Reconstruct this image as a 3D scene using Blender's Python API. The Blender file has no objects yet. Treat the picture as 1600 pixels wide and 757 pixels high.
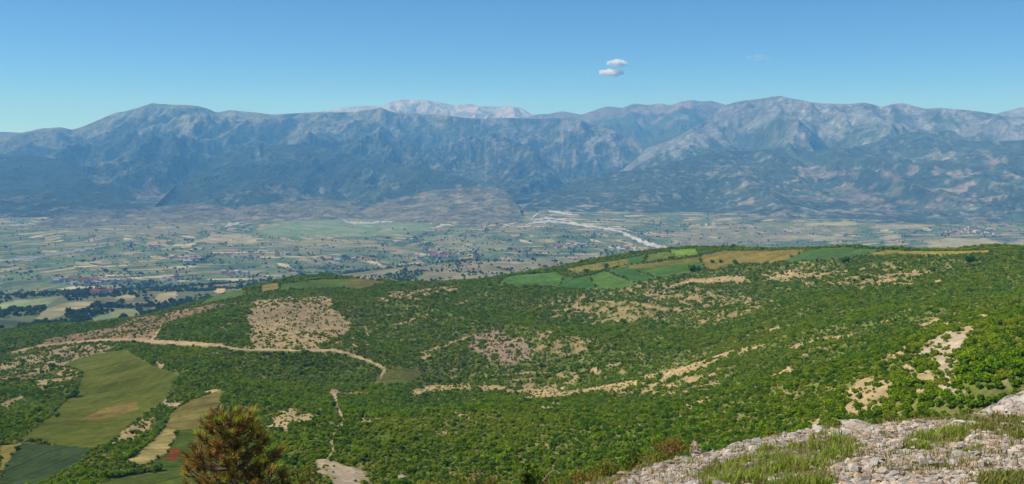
import bpy, math, random
import numpy as np

# ------------------------------------------------------------------ camera, sky, sun, exposure
scn = bpy.context.scene
COL = scn.collection
F, CX, CY, HOR = 1570.0, 800.0, 378.5, 225.0      # photograph: focal length, centre, eye level (pixels)
PITCH = math.atan((CY - HOR) / F)
cam_d = bpy.data.cameras.new('camera')
cam_d.sensor_fit = 'HORIZONTAL'; cam_d.sensor_width = 36.0; cam_d.lens = 36.0 * F / 1600.0
cam_d.clip_start = 0.1; cam_d.clip_end = 80000.0
cam = bpy.data.objects.new('camera', cam_d); COL.objects.link(cam)
cam.location = (0, 0, 0); cam.rotation_euler = (math.pi / 2 - PITCH, 0, 0)
scn.camera = cam

SUN_EL, SUN_AZ = math.radians(50), math.radians(-88)   # azimuth from the view direction, minus is left
world = bpy.data.worlds.new('World'); scn.world = world; world.use_nodes = True
wn = world.node_tree; wn.nodes.clear()
sky = wn.nodes.new('ShaderNodeTexSky'); sky.sky_type = 'NISHITA'; sky.sun_disc = False
sky.sun_elevation = SUN_EL; sky.sun_rotation = SUN_AZ
sky.altitude = 900; sky.air_density = 0.5; sky.dust_density = 0.0; sky.ozone_density = 10.0
bg = wn.nodes.new('ShaderNodeBackground'); bg.inputs['Strength'].default_value = 0.112
wo = wn.nodes.new('ShaderNodeOutputWorld')
tint = wn.nodes.new('ShaderNodeMix'); tint.data_type = 'RGBA'; tint.blend_type = 'MULTIPLY'; tint.inputs[0].default_value = 1.0
tint.inputs[7].default_value = (0.76, 1.02, 1.01, 1)          # one even tint: the clear cyan of this sky
wn.links.new(sky.outputs[0], tint.inputs[6]); wn.links.new(tint.outputs[2], bg.inputs[0]); wn.links.new(bg.outputs[0], wo.inputs[0])
sd = bpy.data.lights.new('sun', 'SUN'); sd.energy = 4.9; sd.angle = math.radians(0.53); sd.color = (1.0, 0.95, 0.87)
sun = bpy.data.objects.new('sun', sd); COL.objects.link(sun)
sun.rotation_euler = (math.pi / 2 - SUN_EL, 0, math.pi - SUN_AZ)
vs = scn.view_settings
vs.view_transform = 'Standard'; vs.look = 'None'; vs.exposure = 0.32; vs.gamma = 1.0; vs.use_curve_mapping = False
scn.render.engine = 'CYCLES'
scn.cycles.use_denoising = True; scn.cycles.use_adaptive_sampling = False
scn.cycles.max_bounces = 8; scn.cycles.diffuse_bounces = 2; scn.cycles.glossy_bounces = 1
scn.cycles.transmission_bounces = 3; scn.cycles.volume_bounces = 5; scn.cycles.transparent_max_bounces = 8
scn.cycles.caustics_reflective = False; scn.cycles.caustics_refractive = False
scn.cycles.sample_clamp_indirect = 4.0

HAZE_DENSITY = 5.8e-5
HAZE_COLOR = (0.165, 0.48, 1.0)

rng = np.random.default_rng(11)
random.seed(5)

# ------------------------------------------------------------------ numeric helpers
_GA = np.random.default_rng(3).uniform(0, 2 * math.pi, 65536)
_GX = np.cos(_GA) * 1.5; _GY = np.sin(_GA) * 1.5
def grad_noise(x, y, seed=0):
    x = np.asarray(x, np.float64); y = np.asarray(y, np.float64)
    xf = np.floor(x); yf = np.floor(y); xi = xf.astype(np.int32) * np.int32(7919); yi = yf.astype(np.int32) * np.int32(104729)
    xf = x - xf; yf = y - yf; sd_ = np.int32((seed * 2654435 + 12345) & 0x7fffff)
    u = xf * xf * xf * (xf * (xf * 6 - 15) + 10); v = yf * yf * yf * (yf * (yf * 6 - 15) + 10)
    def g(ix, iy, dx, dy):
        h = ix ^ iy ^ sd_; h = (h ^ (h >> 7)) * np.int32(40503); h = (h >> 5) & 0xffff
        return _GX[h] * dx + _GY[h] * dy
    xj = xi + np.int32(7919); yj = yi + np.int32(104729)
    with np.errstate(over='ignore'):
        a = g(xi, yi, xf, yf); b = g(xj, yi, xf - 1, yf); c = g(xi, yj, xf, yf - 1); d = g(xj, yj, xf - 1, yf - 1)
    a += u * (b - a); c += u * (d - c); a += v * (c - a)
    return a

def fbm(x, y, oct=4, seed=0, gain=0.5):
    s = 0; a = 1; t = 0
    for k in range(oct):
        s = s + a * grad_noise(x * 2 ** k + 17.3 * k, y * 2 ** k - 9.1 * k, seed + k); t += a; a *= gain
    return s / t

def ridged(x, y, oct=4, seed=0, gain=0.5):
    s = 0; a = 1; t = 0; w = 1
    for k in range(oct):
        n = 1 - np.abs(grad_noise(x * 2 ** k + 31.7 * k, y * 2 ** k + 5.5 * k, seed + k)) * 1.6
        s = s + a * n * w; w = np.clip(n, 0.2, 1); t += a; a *= gain
    return s / t

def sstep(a, b, x):
    t = np.clip((x - a) / (b - a), 0, 1); return t * t * (3 - 2 * t)

def rand_at(x, y, seed):
    xi = np.floor(x).astype(np.int64); yi = np.floor(y).astype(np.int64)
    h = (xi * 374761393 + yi * 668265263 + seed * 974634777) & 0xffffffff
    h = ((h ^ (h >> 13)) * 1274126177) & 0xffffffff
    return ((h ^ (h >> 16)) & 0xffff) / 65536.0

cp, sp = math.cos(PITCH), math.sin(PITCH)
def ray(px, py):
    u = (np.asarray(px, float) - CX) / F; v = (CY - np.asarray(py, float)) / F
    return u, cp + v * sp, -sp + v * cp
def az_tan(px, py):                       # azimuth and vertical slope of a line of sight
    x, y, z = ray(px, py)
    return np.arctan2(x, y), z / np.hypot(x, y)
def at(px, py, r):                        # the point at plan distance r on a line of sight
    x, y, z = ray(px, py); k = r / np.hypot(x, y)
    return x * k, y * k, z * k
def project(x, y, z):
    d = y * cp - z * sp
    return CX + F * x / d, CY - F * (y * sp + z * cp) / d

class TPS:
    def __init__(s, P, reg=0.0, unit=1000.0):
        P = np.array(P, float); s.u = unit; s.c = P[:, :2] / unit
        n = len(P); K = s.k(s.c, s.c) + reg * np.eye(n)
        A = np.zeros((n + 3, n + 3)); A[:n, :n] = K; A[:n, n] = 1; A[:n, n + 1:] = s.c
        A[n, :n] = 1; A[n + 1:, :n] = s.c.T
        s.w = np.linalg.solve(A, np.concatenate([P[:, 2], [0, 0, 0]]))
    @staticmethod
    def k(a, b):
        d = ((a[:, None, :] - b[None]) ** 2).sum(-1)
        return 0.5 * d * np.log(d + 1e-12)
    def __call__(s, x, y):
        x = np.asarray(x, float); sh = x.shape; q = np.stack([x.ravel(), np.asarray(y, float).ravel()], 1) / s.u
        out = np.empty(len(q)); n = len(s.c)
        for i in range(0, len(q), 40000):
            p = q[i:i + 40000]
            out[i:i + 40000] = s.k(p, s.c) @ s.w[:n] + s.w[n] + p @ s.w[n + 1:]
        return out.reshape(sh)

class Lattice:                              # a height function sampled once in plan, then looked up
    def __init__(s, f, x0, x1, y0, y1, st):
        s.x0, s.y0, s.st = x0, y0, st; a = np.arange(x0, x1 + st, st); b = np.arange(y0, y1 + st, st); s.nx, s.ny = len(a), len(b)
        s.Z = f(*np.meshgrid(a, b))
    def __call__(s, x, y):
        fx = np.clip((np.asarray(x, float) - s.x0) / s.st, 0, s.nx - 1.001); fy = np.clip((np.asarray(y, float) - s.y0) / s.st, 0, s.ny - 1.001)
        i = fx.astype(int); j = fy.astype(int); u = fx - i; v = fy - j; Z = s.Z
        return (Z[j, i] * (1 - u) + Z[j, i + 1] * u) * (1 - v) + (Z[j + 1, i] * (1 - u) + Z[j + 1, i + 1] * u) * v

def upsample(Zc, k):                        # Catmull-Rom refinement of a coarse grid by k
    def mat(n):
        m = (n - 1) * k + 1; A = np.zeros((m, n)); t = np.arange(m) / k; i = np.minimum(t.astype(int), n - 2); u = t - i
        for o, w in ((-1, -0.5 * u + u ** 2 - 0.5 * u ** 3), (0, 1 - 2.5 * u ** 2 + 1.5 * u ** 3), (1, 0.5 * u + 2 * u ** 2 - 1.5 * u ** 3), (2, -0.5 * u ** 2 + 0.5 * u ** 3)):
            np.add.at(A, (np.arange(m), np.clip(i + o, 0, n - 1)), w)
        return A
    return mat(Zc.shape[0]) @ Zc @ mat(Zc.shape[1]).T

def in_poly(px, py, poly):
    m = np.zeros(px.shape, bool); P = np.array(poly, float)
    b = (px >= P[:, 0].min()) & (px <= P[:, 0].max()) & (py >= P[:, 1].min()) & (py <= P[:, 1].max())
    if not b.any(): return m
    x = px[b]; y = py[b]; r = np.zeros(x.shape, bool)
    for (x1, y1), (x2, y2) in zip(P, np.roll(P, -1, 0)):
        if y1 != y2:
            r ^= ((y1 > y) != (y2 > y)) & (x < (x2 - x1) * (y - y1) / (y2 - y1) + x1)
    m[b] = r
    return m

def line_dist(px, py, pts):
    d = np.full(px.shape, 1e9)
    for (x1, y1, w1), (x2, y2, w2) in zip(pts, pts[1:]):
        L = (x2 - x1) ** 2 + (y2 - y1) ** 2
        t = np.clip(((px - x1) * (x2 - x1) + (py - y1) * (y2 - y1)) / L, 0, 1)
        d = np.minimum(d, np.hypot(px - x1 - t * (x2 - x1), py - y1 - t * (y2 - y1)) / (0.5 * (w1 + (w2 - w1) * t)))
    return d

# ------------------------------------------------------------------ mesh helpers
def mesh_np(name, V, Fa, smooth=True, cols=None, attrs=None):
    V = np.asarray(V, np.float32); Fa = np.asarray(Fa, np.int32)
    me = bpy.data.meshes.new(name); k = Fa.shape[1]
    me.vertices.add(len(V)); me.vertices.foreach_set('co', V.ravel())
    me.loops.add(Fa.size); me.loops.foreach_set('vertex_index', Fa.ravel())
    me.polygons.add(len(Fa)); me.polygons.foreach_set('loop_start', np.arange(0, Fa.size, k, dtype=np.int32))
    me.polygons.foreach_set('use_smooth', np.full(len(Fa), smooth))
    if cols is not None:
        a = me.attributes.new('col', 'FLOAT_COLOR', 'POINT')
        c = np.ones((len(V), 4), np.float32); c[:, :3] = cols; a.data.foreach_set('color', c.ravel())
    for n, d in (attrs or {}).items():
        a = me.attributes.new(n, 'FLOAT', 'POINT'); a.data.foreach_set('value', np.asarray(d, np.float32))
    me.update(calc_edges=True); me.validate()
    return me

def put(name, me, mat=None, parent=None, label=None, cat=None, group=None, kind=None, loc=None):
    o = bpy.data.objects.new(name, me); COL.objects.link(o)
    if mat is not None:
        for m in (mat if isinstance(mat, (list, tuple)) else [mat]):
            if m.name not in [x.name for x in me.materials if x]: me.materials.append(m)
    if parent: o.parent = parent
    if label: o['label'] = label
    if cat: o['category'] = cat
    if group: o['group'] = group
    if kind: o['kind'] = kind
    if loc is not None: o.location = loc
    return o

def grid_faces(nc, nr):                   # index (row * nc + col)
    i = np.arange((nr - 1) * (nc - 1)); a = (i // (nc - 1)) * nc + i % (nc - 1)
    return np.stack([a, a + 1, a + nc + 1, a + nc], 1)

def submesh(name, V, Fa, sel, cols, attrs=None):
    f = Fa[sel]; used, inv = np.unique(f, return_inverse=True)
    return mesh_np(name, V[used], inv.reshape(f.shape), True, cols[used], {k: a[used] for k, a in (attrs or {}).items()})

class MB:                                  # collects verts, quads/tris for small things
    def __init__(s): s.v = []; s.f = []; s.m = []; s.c = []
    def tube(s, pts, rad, n=6, mi=0, col=(1, 1, 1), cap=True):
        pts = [np.array(p, float) for p in pts]; base = len(s.v); prev = None
        for i, p in enumerate(pts):
            d = pts[min(i + 1, len(pts) - 1)] - pts[max(i - 1, 0)]; d = d / (np.linalg.norm(d) + 1e-9)
            a = np.array([0, 0, 1.0]) if abs(d[2]) < 0.9 else np.array([1.0, 0, 0])
            u = np.cross(d, a); u /= np.linalg.norm(u); w = np.cross(d, u)
            for k in range(n):
                t = 2 * math.pi * k / n
                s.v.append(p + rad[i] * (math.cos(t) * u + math.sin(t) * w)); s.c.append(col)
        for i in range(len(pts) - 1):
            for k in range(n):
                a = base + i * n + k; b = base + i * n + (k + 1) % n
                s.f.append((a, b, b + n, a + n)); s.m.append(mi)
        if cap:
            s.f.append(tuple(base + (len(pts) - 1) * n + k for k in range(n))); s.m.append(mi)
            s.f.append(tuple(base + n - 1 - k for k in range(n))); s.m.append(mi)
    def poly(s, pts, mi=0, col=(1, 1, 1)):
        b = len(s.v); s.v += [np.array(p, float) for p in pts]; s.c += [col] * len(pts)
        s.f.append(tuple(range(b, b + len(pts)))); s.m.append(mi)
    def mesh(s, name, smooth=False):
        me = bpy.data.meshes.new(name); me.from_pydata([tuple(p) for p in s.v], [], s.f)
        me.polygons.foreach_set('material_index', s.m); me.polygons.foreach_set('use_smooth', [smooth] * len(s.f))
        a = me.attributes.new('col', 'FLOAT_COLOR', 'POINT')
        c = np.ones((len(s.v), 4), np.float32); c[:, :3] = s.c; a.data.foreach_set('color', c.ravel())
        me.update(); return me

# ------------------------------------------------------------------ materials
def new_mat(name):
    m = bpy.data.materials.new(name); m.use_nodes = True; nt = m.node_tree; nt.nodes.clear()
    return m, nt, nt.nodes, nt.links
def nd(nt, typ, **kw):
    n = nt.nodes.new(typ)
    for k, v in kw.items():
        if k.startswith('i_'):
            n.inputs[k[2:].replace('_', ' ')].default_value = v
        else: setattr(n, k, v)
    return n
def ramp(nt, stops, interp='LINEAR'):
    r = nt.nodes.new('ShaderNodeValToRGB'); r.color_ramp.interpolation = interp; e = r.color_ramp.elements
    while len(e) > 1: e.remove(e[-1])
    for i, (p, c) in enumerate(stops):
        q = e[0] if i == 0 else e.new(p)
        q.position = p; q.color = (*c, 1) if len(c) == 3 else c
    return r
def mulcol(nt, a, b, fac=1.0, blend='MULTIPLY'):
    m = nt.nodes.new('ShaderNodeMix'); m.data_type = 'RGBA'; m.blend_type = blend
    if isinstance(fac, (int, float)): m.inputs[0].default_value = fac
    else: nt.links.new(fac, m.inputs[0])
    for s, i in ((a, 6), (b, 7)):
        if isinstance(s, tuple): m.inputs[i].default_value = (*s, 1)
        else: nt.links.new(s, m.inputs[i])
    return m.outputs[2]

def ground_mat(name, scales, bump=None, strength=0.5, rough=0.95):
    """attribute colour varied by several octaves of noise (scale in metres, low, high)"""
    m, nt, N, L = new_mat(name)
    a = nd(nt, 'ShaderNodeAttribute', attribute_name='col'); c = a.outputs['Color']
    g = nd(nt, 'ShaderNodeNewGeometry')
    for wl, lo, hi in scales:
        n = nd(nt, 'ShaderNodeTexNoise', i_Scale=1.0 / wl, i_Detail=3.0, i_Roughness=0.6)
        L.new(g.outputs['Position'], n.inputs['Vector'])
        r = ramp(nt, [(0.32, (lo, lo, lo)), (0.68, (hi, hi, hi))]); L.new(n.outputs[0], r.inputs[0])
        c = mulcol(nt, c, r.outputs[0])
    b = nd(nt, 'ShaderNodeBsdfDiffuse', i_Roughness=rough); L.new(c, b.inputs[0])
    if bump:
        n = nd(nt, 'ShaderNodeTexNoise', i_Scale=1.0 / bump[0], i_Detail=5.0, i_Roughness=0.65)
        L.new(g.outputs['Position'], n.inputs['Vector'])
        bm = nd(nt, 'ShaderNodeBump', i_Strength=strength, i_Distance=bump[1])
        L.new(n.outputs[0], bm.inputs['Height']); L.new(bm.outputs[0], b.inputs['Normal'])
    o = nd(nt, 'ShaderNodeOutputMaterial'); L.new(b.outputs[0], o.inputs[0])
    return m

def leaf_mat(name, c1, c2, c3=None, trans=0.35, world_wl=None, spread=0.35, gloss=0.0):
    m, nt, N, L = new_mat(name)
    oi = nd(nt, 'ShaderNodeObjectInfo'); a = nd(nt, 'ShaderNodeAttribute', attribute_name='col')
    r = ramp(nt, [(0.0, c1), (1.0, c2)]); L.new(oi.outputs['Random'], r.inputs[0]); c = r.outputs[0]
    if world_wl:
        g = nd(nt, 'ShaderNodeNewGeometry')
        n = nd(nt, 'ShaderNodeTexNoise', i_Scale=1.0 / world_wl, i_Detail=3.0); L.new(g.outputs['Position'], n.inputs['Vector'])
        r2 = ramp(nt, [(0.4, (0, 0, 0)), (0.62, (1, 1, 1))]); L.new(n.outputs[0], r2.inputs[0])
        c = mulcol(nt, c, c3, r2.outputs[0], 'MIX')
    c = mulcol(nt, c, a.outputs['Color'])
    d = nd(nt, 'ShaderNodeBsdfDiffuse'); t = nd(nt, 'ShaderNodeBsdfTranslucent'); L.new(c, d.inputs[0])
    L.new(mulcol(nt, c, (1.15, 1.25, 0.6)), t.inputs[0])
    mx = nd(nt, 'ShaderNodeMixShader'); mx.inputs[0].default_value = trans
    L.new(d.outputs[0], mx.inputs[1]); L.new(t.outputs[0], mx.inputs[2]); out = mx.outputs[0]
    o = nd(nt, 'ShaderNodeOutputMaterial'); L.new(out, o.inputs[0])
    return m

def plain_mat(name, c1, c2, wl=0.2, rough=0.9, bump=0.0, attr=False, obj=True, rnd=None):
    m, nt, N, L = new_mat(name)
    tc = nd(nt, 'ShaderNodeTexCoord')
    n = nd(nt, 'ShaderNodeTexNoise', i_Scale=1.0 / wl, i_Detail=6.0, i_Roughness=0.62)
    L.new(tc.outputs['Object'], n.inputs['Vector'])
    r = ramp(nt, [(0.35, c1), (0.65, c2)]); L.new(n.outputs[0], r.inputs[0]); c = r.outputs[0]
    if rnd:
        oi = nd(nt, 'ShaderNodeObjectInfo'); r2 = ramp(nt, rnd); L.new(oi.outputs['Random'], r2.inputs[0])
        c = mulcol(nt, c, r2.outputs[0])
    if attr:
        a = nd(nt, 'ShaderNodeAttribute', attribute_name='col'); c = mulcol(nt, c, a.outputs['Color'])
    b = nd(nt, 'ShaderNodeBsdfDiffuse', i_Roughness=rough); L.new(c, b.inputs[0])
    if bump:
        bm = nd(nt, 'ShaderNodeBump', i_Strength=0.8, i_Distance=bump); L.new(n.outputs[0], bm.inputs['Height'])
        L.new(bm.outputs[0], b.inputs['Normal'])
    o = nd(nt, 'ShaderNodeOutputMaterial'); L.new(b.outputs[0], o.inputs[0])
    return m

M_HILL = ground_mat('hillside_soil', [(70, 0.85, 1.12), (9, 0.78, 1.2), (1.4, 0.75, 1.22)], (2.0, 0.5), 0.5)
def field_mat():
    m = ground_mat('field_crop', [(90, 0.86, 1.12), (18, 0.82, 1.18), (3, 0.8, 1.2)], (1.0, 0.2), 0.4); nt = m.node_tree; L = nt.links
    b = next(n for n in nt.nodes if n.type == 'BSDF_DIFFUSE'); src_ = b.inputs[0].links[0].from_socket
    g = nd(nt, 'ShaderNodeNewGeometry'); oi = nd(nt, 'ShaderNodeObjectInfo'); an = nd(nt, 'ShaderNodeMath', operation='MULTIPLY'); L.new(oi.outputs['Random'], an.inputs[0]); an.inputs[1].default_value = 1.6
    vr = nd(nt, 'ShaderNodeVectorRotate', rotation_type='Z_AXIS'); L.new(g.outputs['Position'], vr.inputs['Vector']); L.new(an.outputs[0], vr.inputs['Angle']); c = src_
    for per, wid, lo in ((5.0, 0.5, 0.86), (21.0, 0.10, 0.72)):     # drill rows and tractor lines
        sx_ = nd(nt, 'ShaderNodeSeparateXYZ'); L.new(vr.outputs[0], sx_.inputs[0]); dv = nd(nt, 'ShaderNodeMath', operation='DIVIDE'); L.new(sx_.outputs[0], dv.inputs[0]); dv.inputs[1].default_value = per
        fr = nd(nt, 'ShaderNodeMath', operation='FRACT'); L.new(dv.outputs[0], fr.inputs[0]); lt = nd(nt, 'ShaderNodeMath', operation='LESS_THAN'); L.new(fr.outputs[0], lt.inputs[0]); lt.inputs[1].default_value = wid
        c = mulcol(nt, c, (lo, lo, lo), lt.outputs[0])
    L.new(c, b.inputs[0]); return m
M_FIELD = field_mat()
M_ROCKY = ground_mat('mountain_rock', [(900, 0.8, 1.2), (180, 0.7, 1.3), (50, 0.65, 1.35)], (160, 110), 1.0)
M_RIVER = ground_mat('river_gravel', [(160, 0.8, 1.15), (40, 0.75, 1.2)])
M_SHRUB = leaf_mat('scrub_leaf', (0.082, 0.176, 0.004), (0.215, 0.330, 0.008), (0.215, 0.285, 0.010), 0.28, 140)
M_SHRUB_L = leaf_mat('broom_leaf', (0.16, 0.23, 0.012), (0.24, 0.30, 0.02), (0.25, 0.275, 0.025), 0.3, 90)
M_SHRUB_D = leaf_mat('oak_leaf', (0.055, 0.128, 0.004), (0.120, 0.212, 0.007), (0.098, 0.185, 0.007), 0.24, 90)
M_TREE = leaf_mat('tree_leaf', (0.028, 0.060, 0.016), (0.050, 0.092, 0.022), (0.060, 0.095, 0.025), 0.2, 900)

# ------------------------------------------------------------------ the hill: plan shape from sight lines at their distances
hill_ctl = [  # px, py, plan distance
    (1600, 390, 1250), (1480, 393, 1330), (1350, 389, 1430), (1230, 390, 1520), (1090, 390, 1620), (960, 404, 1650), (870, 421, 1600),
    (800, 431, 1520), (720, 438, 1480), (620, 441, 1480), (560, 434, 1520), (440, 437, 1520), (340, 463, 1500), (240, 491, 1480),
    (100, 507, 1620), (0, 523, 1700), (-200, 560, 1700),
    (1300, 440, 1130), (1150, 433, 1280), (1000, 444, 1290), (850, 448, 1330), (700, 455, 1330), (530, 452, 1380), (1450, 430, 1060), (1600, 430, 960),
    (450, 475, 1180), (330, 490, 1320), (250, 520, 1150), (230, 534, 1060), (90, 535, 1250), (0, 555, 1250),
    (1000, 500, 1010), (850, 490, 1090), (700, 510, 1030), (1150, 490, 960), (1300, 470, 880), (800, 560, 860), (560, 510, 1060),
    (1600, 452, 830), (1450, 478, 745), (1300, 512, 715), (1150, 545, 730), (1000, 578, 745), (880, 596, 770), (750, 600, 800), (640, 592, 830),
    (1600, 480, 640), (1450, 520, 575), (1300, 560, 560), (1150, 590, 585), (1000, 612, 640), (850, 620, 690), (700, 620, 715),
    (420, 548, 905), (560, 560, 860), (600, 577, 840), (500, 580, 800), (330, 560, 860), (400, 600, 720),
    (195, 550, 960), (110, 570, 960), (250, 600, 780), (180, 620, 740), (100, 640, 690), (60, 670, 620), (0, 600, 900), (0, 650, 680),
    (345, 612, 690), (260, 660, 590), (220, 720, 480), (100, 720, 510), (20, 700, 560), (0, 757, 460), (150, 757, 430), (300, 740, 430),
    (1560, 560, 355), (1480, 520, 430), (1480, 580, 350), (1430, 600, 335), (1340, 620, 345), (1540, 620, 265), (1600, 600, 260), (1280, 655, 335),
    (1200, 640, 395), (1100, 640, 430), (1000, 660, 440), (900, 690, 420), (800, 680, 455), (800, 740, 375), (650, 700, 430), (650, 757, 360),
    (520, 690, 450), (530, 640, 560), (500, 735, 380), (420, 660, 530), (430, 720, 410), (1000, 720, 350), (1150, 690, 345),
]
HP = [at(*c) for c in hill_ctl]
skyl = [(1600, 390, 1250), (1480, 393, 1330), (1350, 389, 1430), (1230, 390, 1520), (1090, 390, 1620), (960, 404, 1650), (870, 421, 1600), (800, 431, 1520),
        (720, 438, 1480), (620, 441, 1480), (560, 434, 1520), (440, 437, 1520), (340, 463, 1500), (240, 491, 1480), (100, 507, 1620), (0, 523, 1700), (-200, 560, 1700)]
for px, py, r in skyl:                       # the far side falls away behind the crest
    x, y, z = at(px, py, r); d = math.hypot(x, y)
    for k, s in ((130, 40), (380, 150), (800, 330)):
        HP.append((x * (d + k) / d, y * (d + k) / d, z - s))
for a in range(-40, 41, 10):                 # the steep slope under the viewpoint
    t = math.radians(a)
    for r, z in ((6, -12), (60, -32), (140, -66), (230, -93)):
        HP.append((r * math.sin(t), r * math.cos(t), z + (0 if a < 10 else (a - 10) * 0.012 * r * 0.09)))
hill_tps = TPS(HP, 1e-4)
def hill_relief(x, y):
    r = np.hypot(x, y); e = sstep(60, 250, r)
    e2 = sstep(350, 600, r) * (1 - sstep(1200, 1420, r))
    return e2 * 12.0 * (ridged(x / 260 + 0.3 * fbm(x / 200, y / 200, 2, 15), y / 330 + x / 500, 3, 14) - 0.62) + e * (3.2 * fbm(x / 150, y / 150, 3, 4) + 2.2 * (ridged(x / 95 + 0.2 * grad_noise(x / 60, y / 60, 3), y / 210, 2, 9) - 0.6))

def hit(px, py, fz, r0, r1, n=700):
    """first meeting of sight lines with a height function"""
    px = np.atleast_1d(np.asarray(px, float)); py = np.atleast_1d(np.asarray(py, float))
    th, tz = az_tan(px, py); R = r0 * (r1 / r0) ** (np.arange(n) / (n - 1))
    x = np.sin(th)[:, None] * R; y = np.cos(th)[:, None] * R
    d = tz[:, None] * R - fz(x, y)
    below = d < 0; k = np.argmax(below, 1); ok = below.any(1) & (k > 0); k = np.clip(k, 1, n - 1); i = np.arange(len(px))
    t = d[i, k - 1] / (d[i, k - 1] - d[i, k] + 1e-12); rr = R[k - 1] + (R[k] - R[k - 1]) * np.clip(t, 0, 1)
    X = np.sin(th) * rr; Y = np.cos(th) * rr
    return X, Y, fz(X, Y), ok

# lookup lattice of the hill in plan (fast and shared by mesh, planting and draping)
HK, HC = 5, 20.0
cxs = np.arange(-1500, 1500 + HC, HC); cys = np.arange(-20, 2500 + HC, HC)
hz = Lattice(lambda x, y: upsample(hill_tps(*np.meshgrid(cxs, cys)), HK) + hill_relief(x, y), -1500.0, 1500.0, -20.0, 2500.0, HC / HK)

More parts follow.
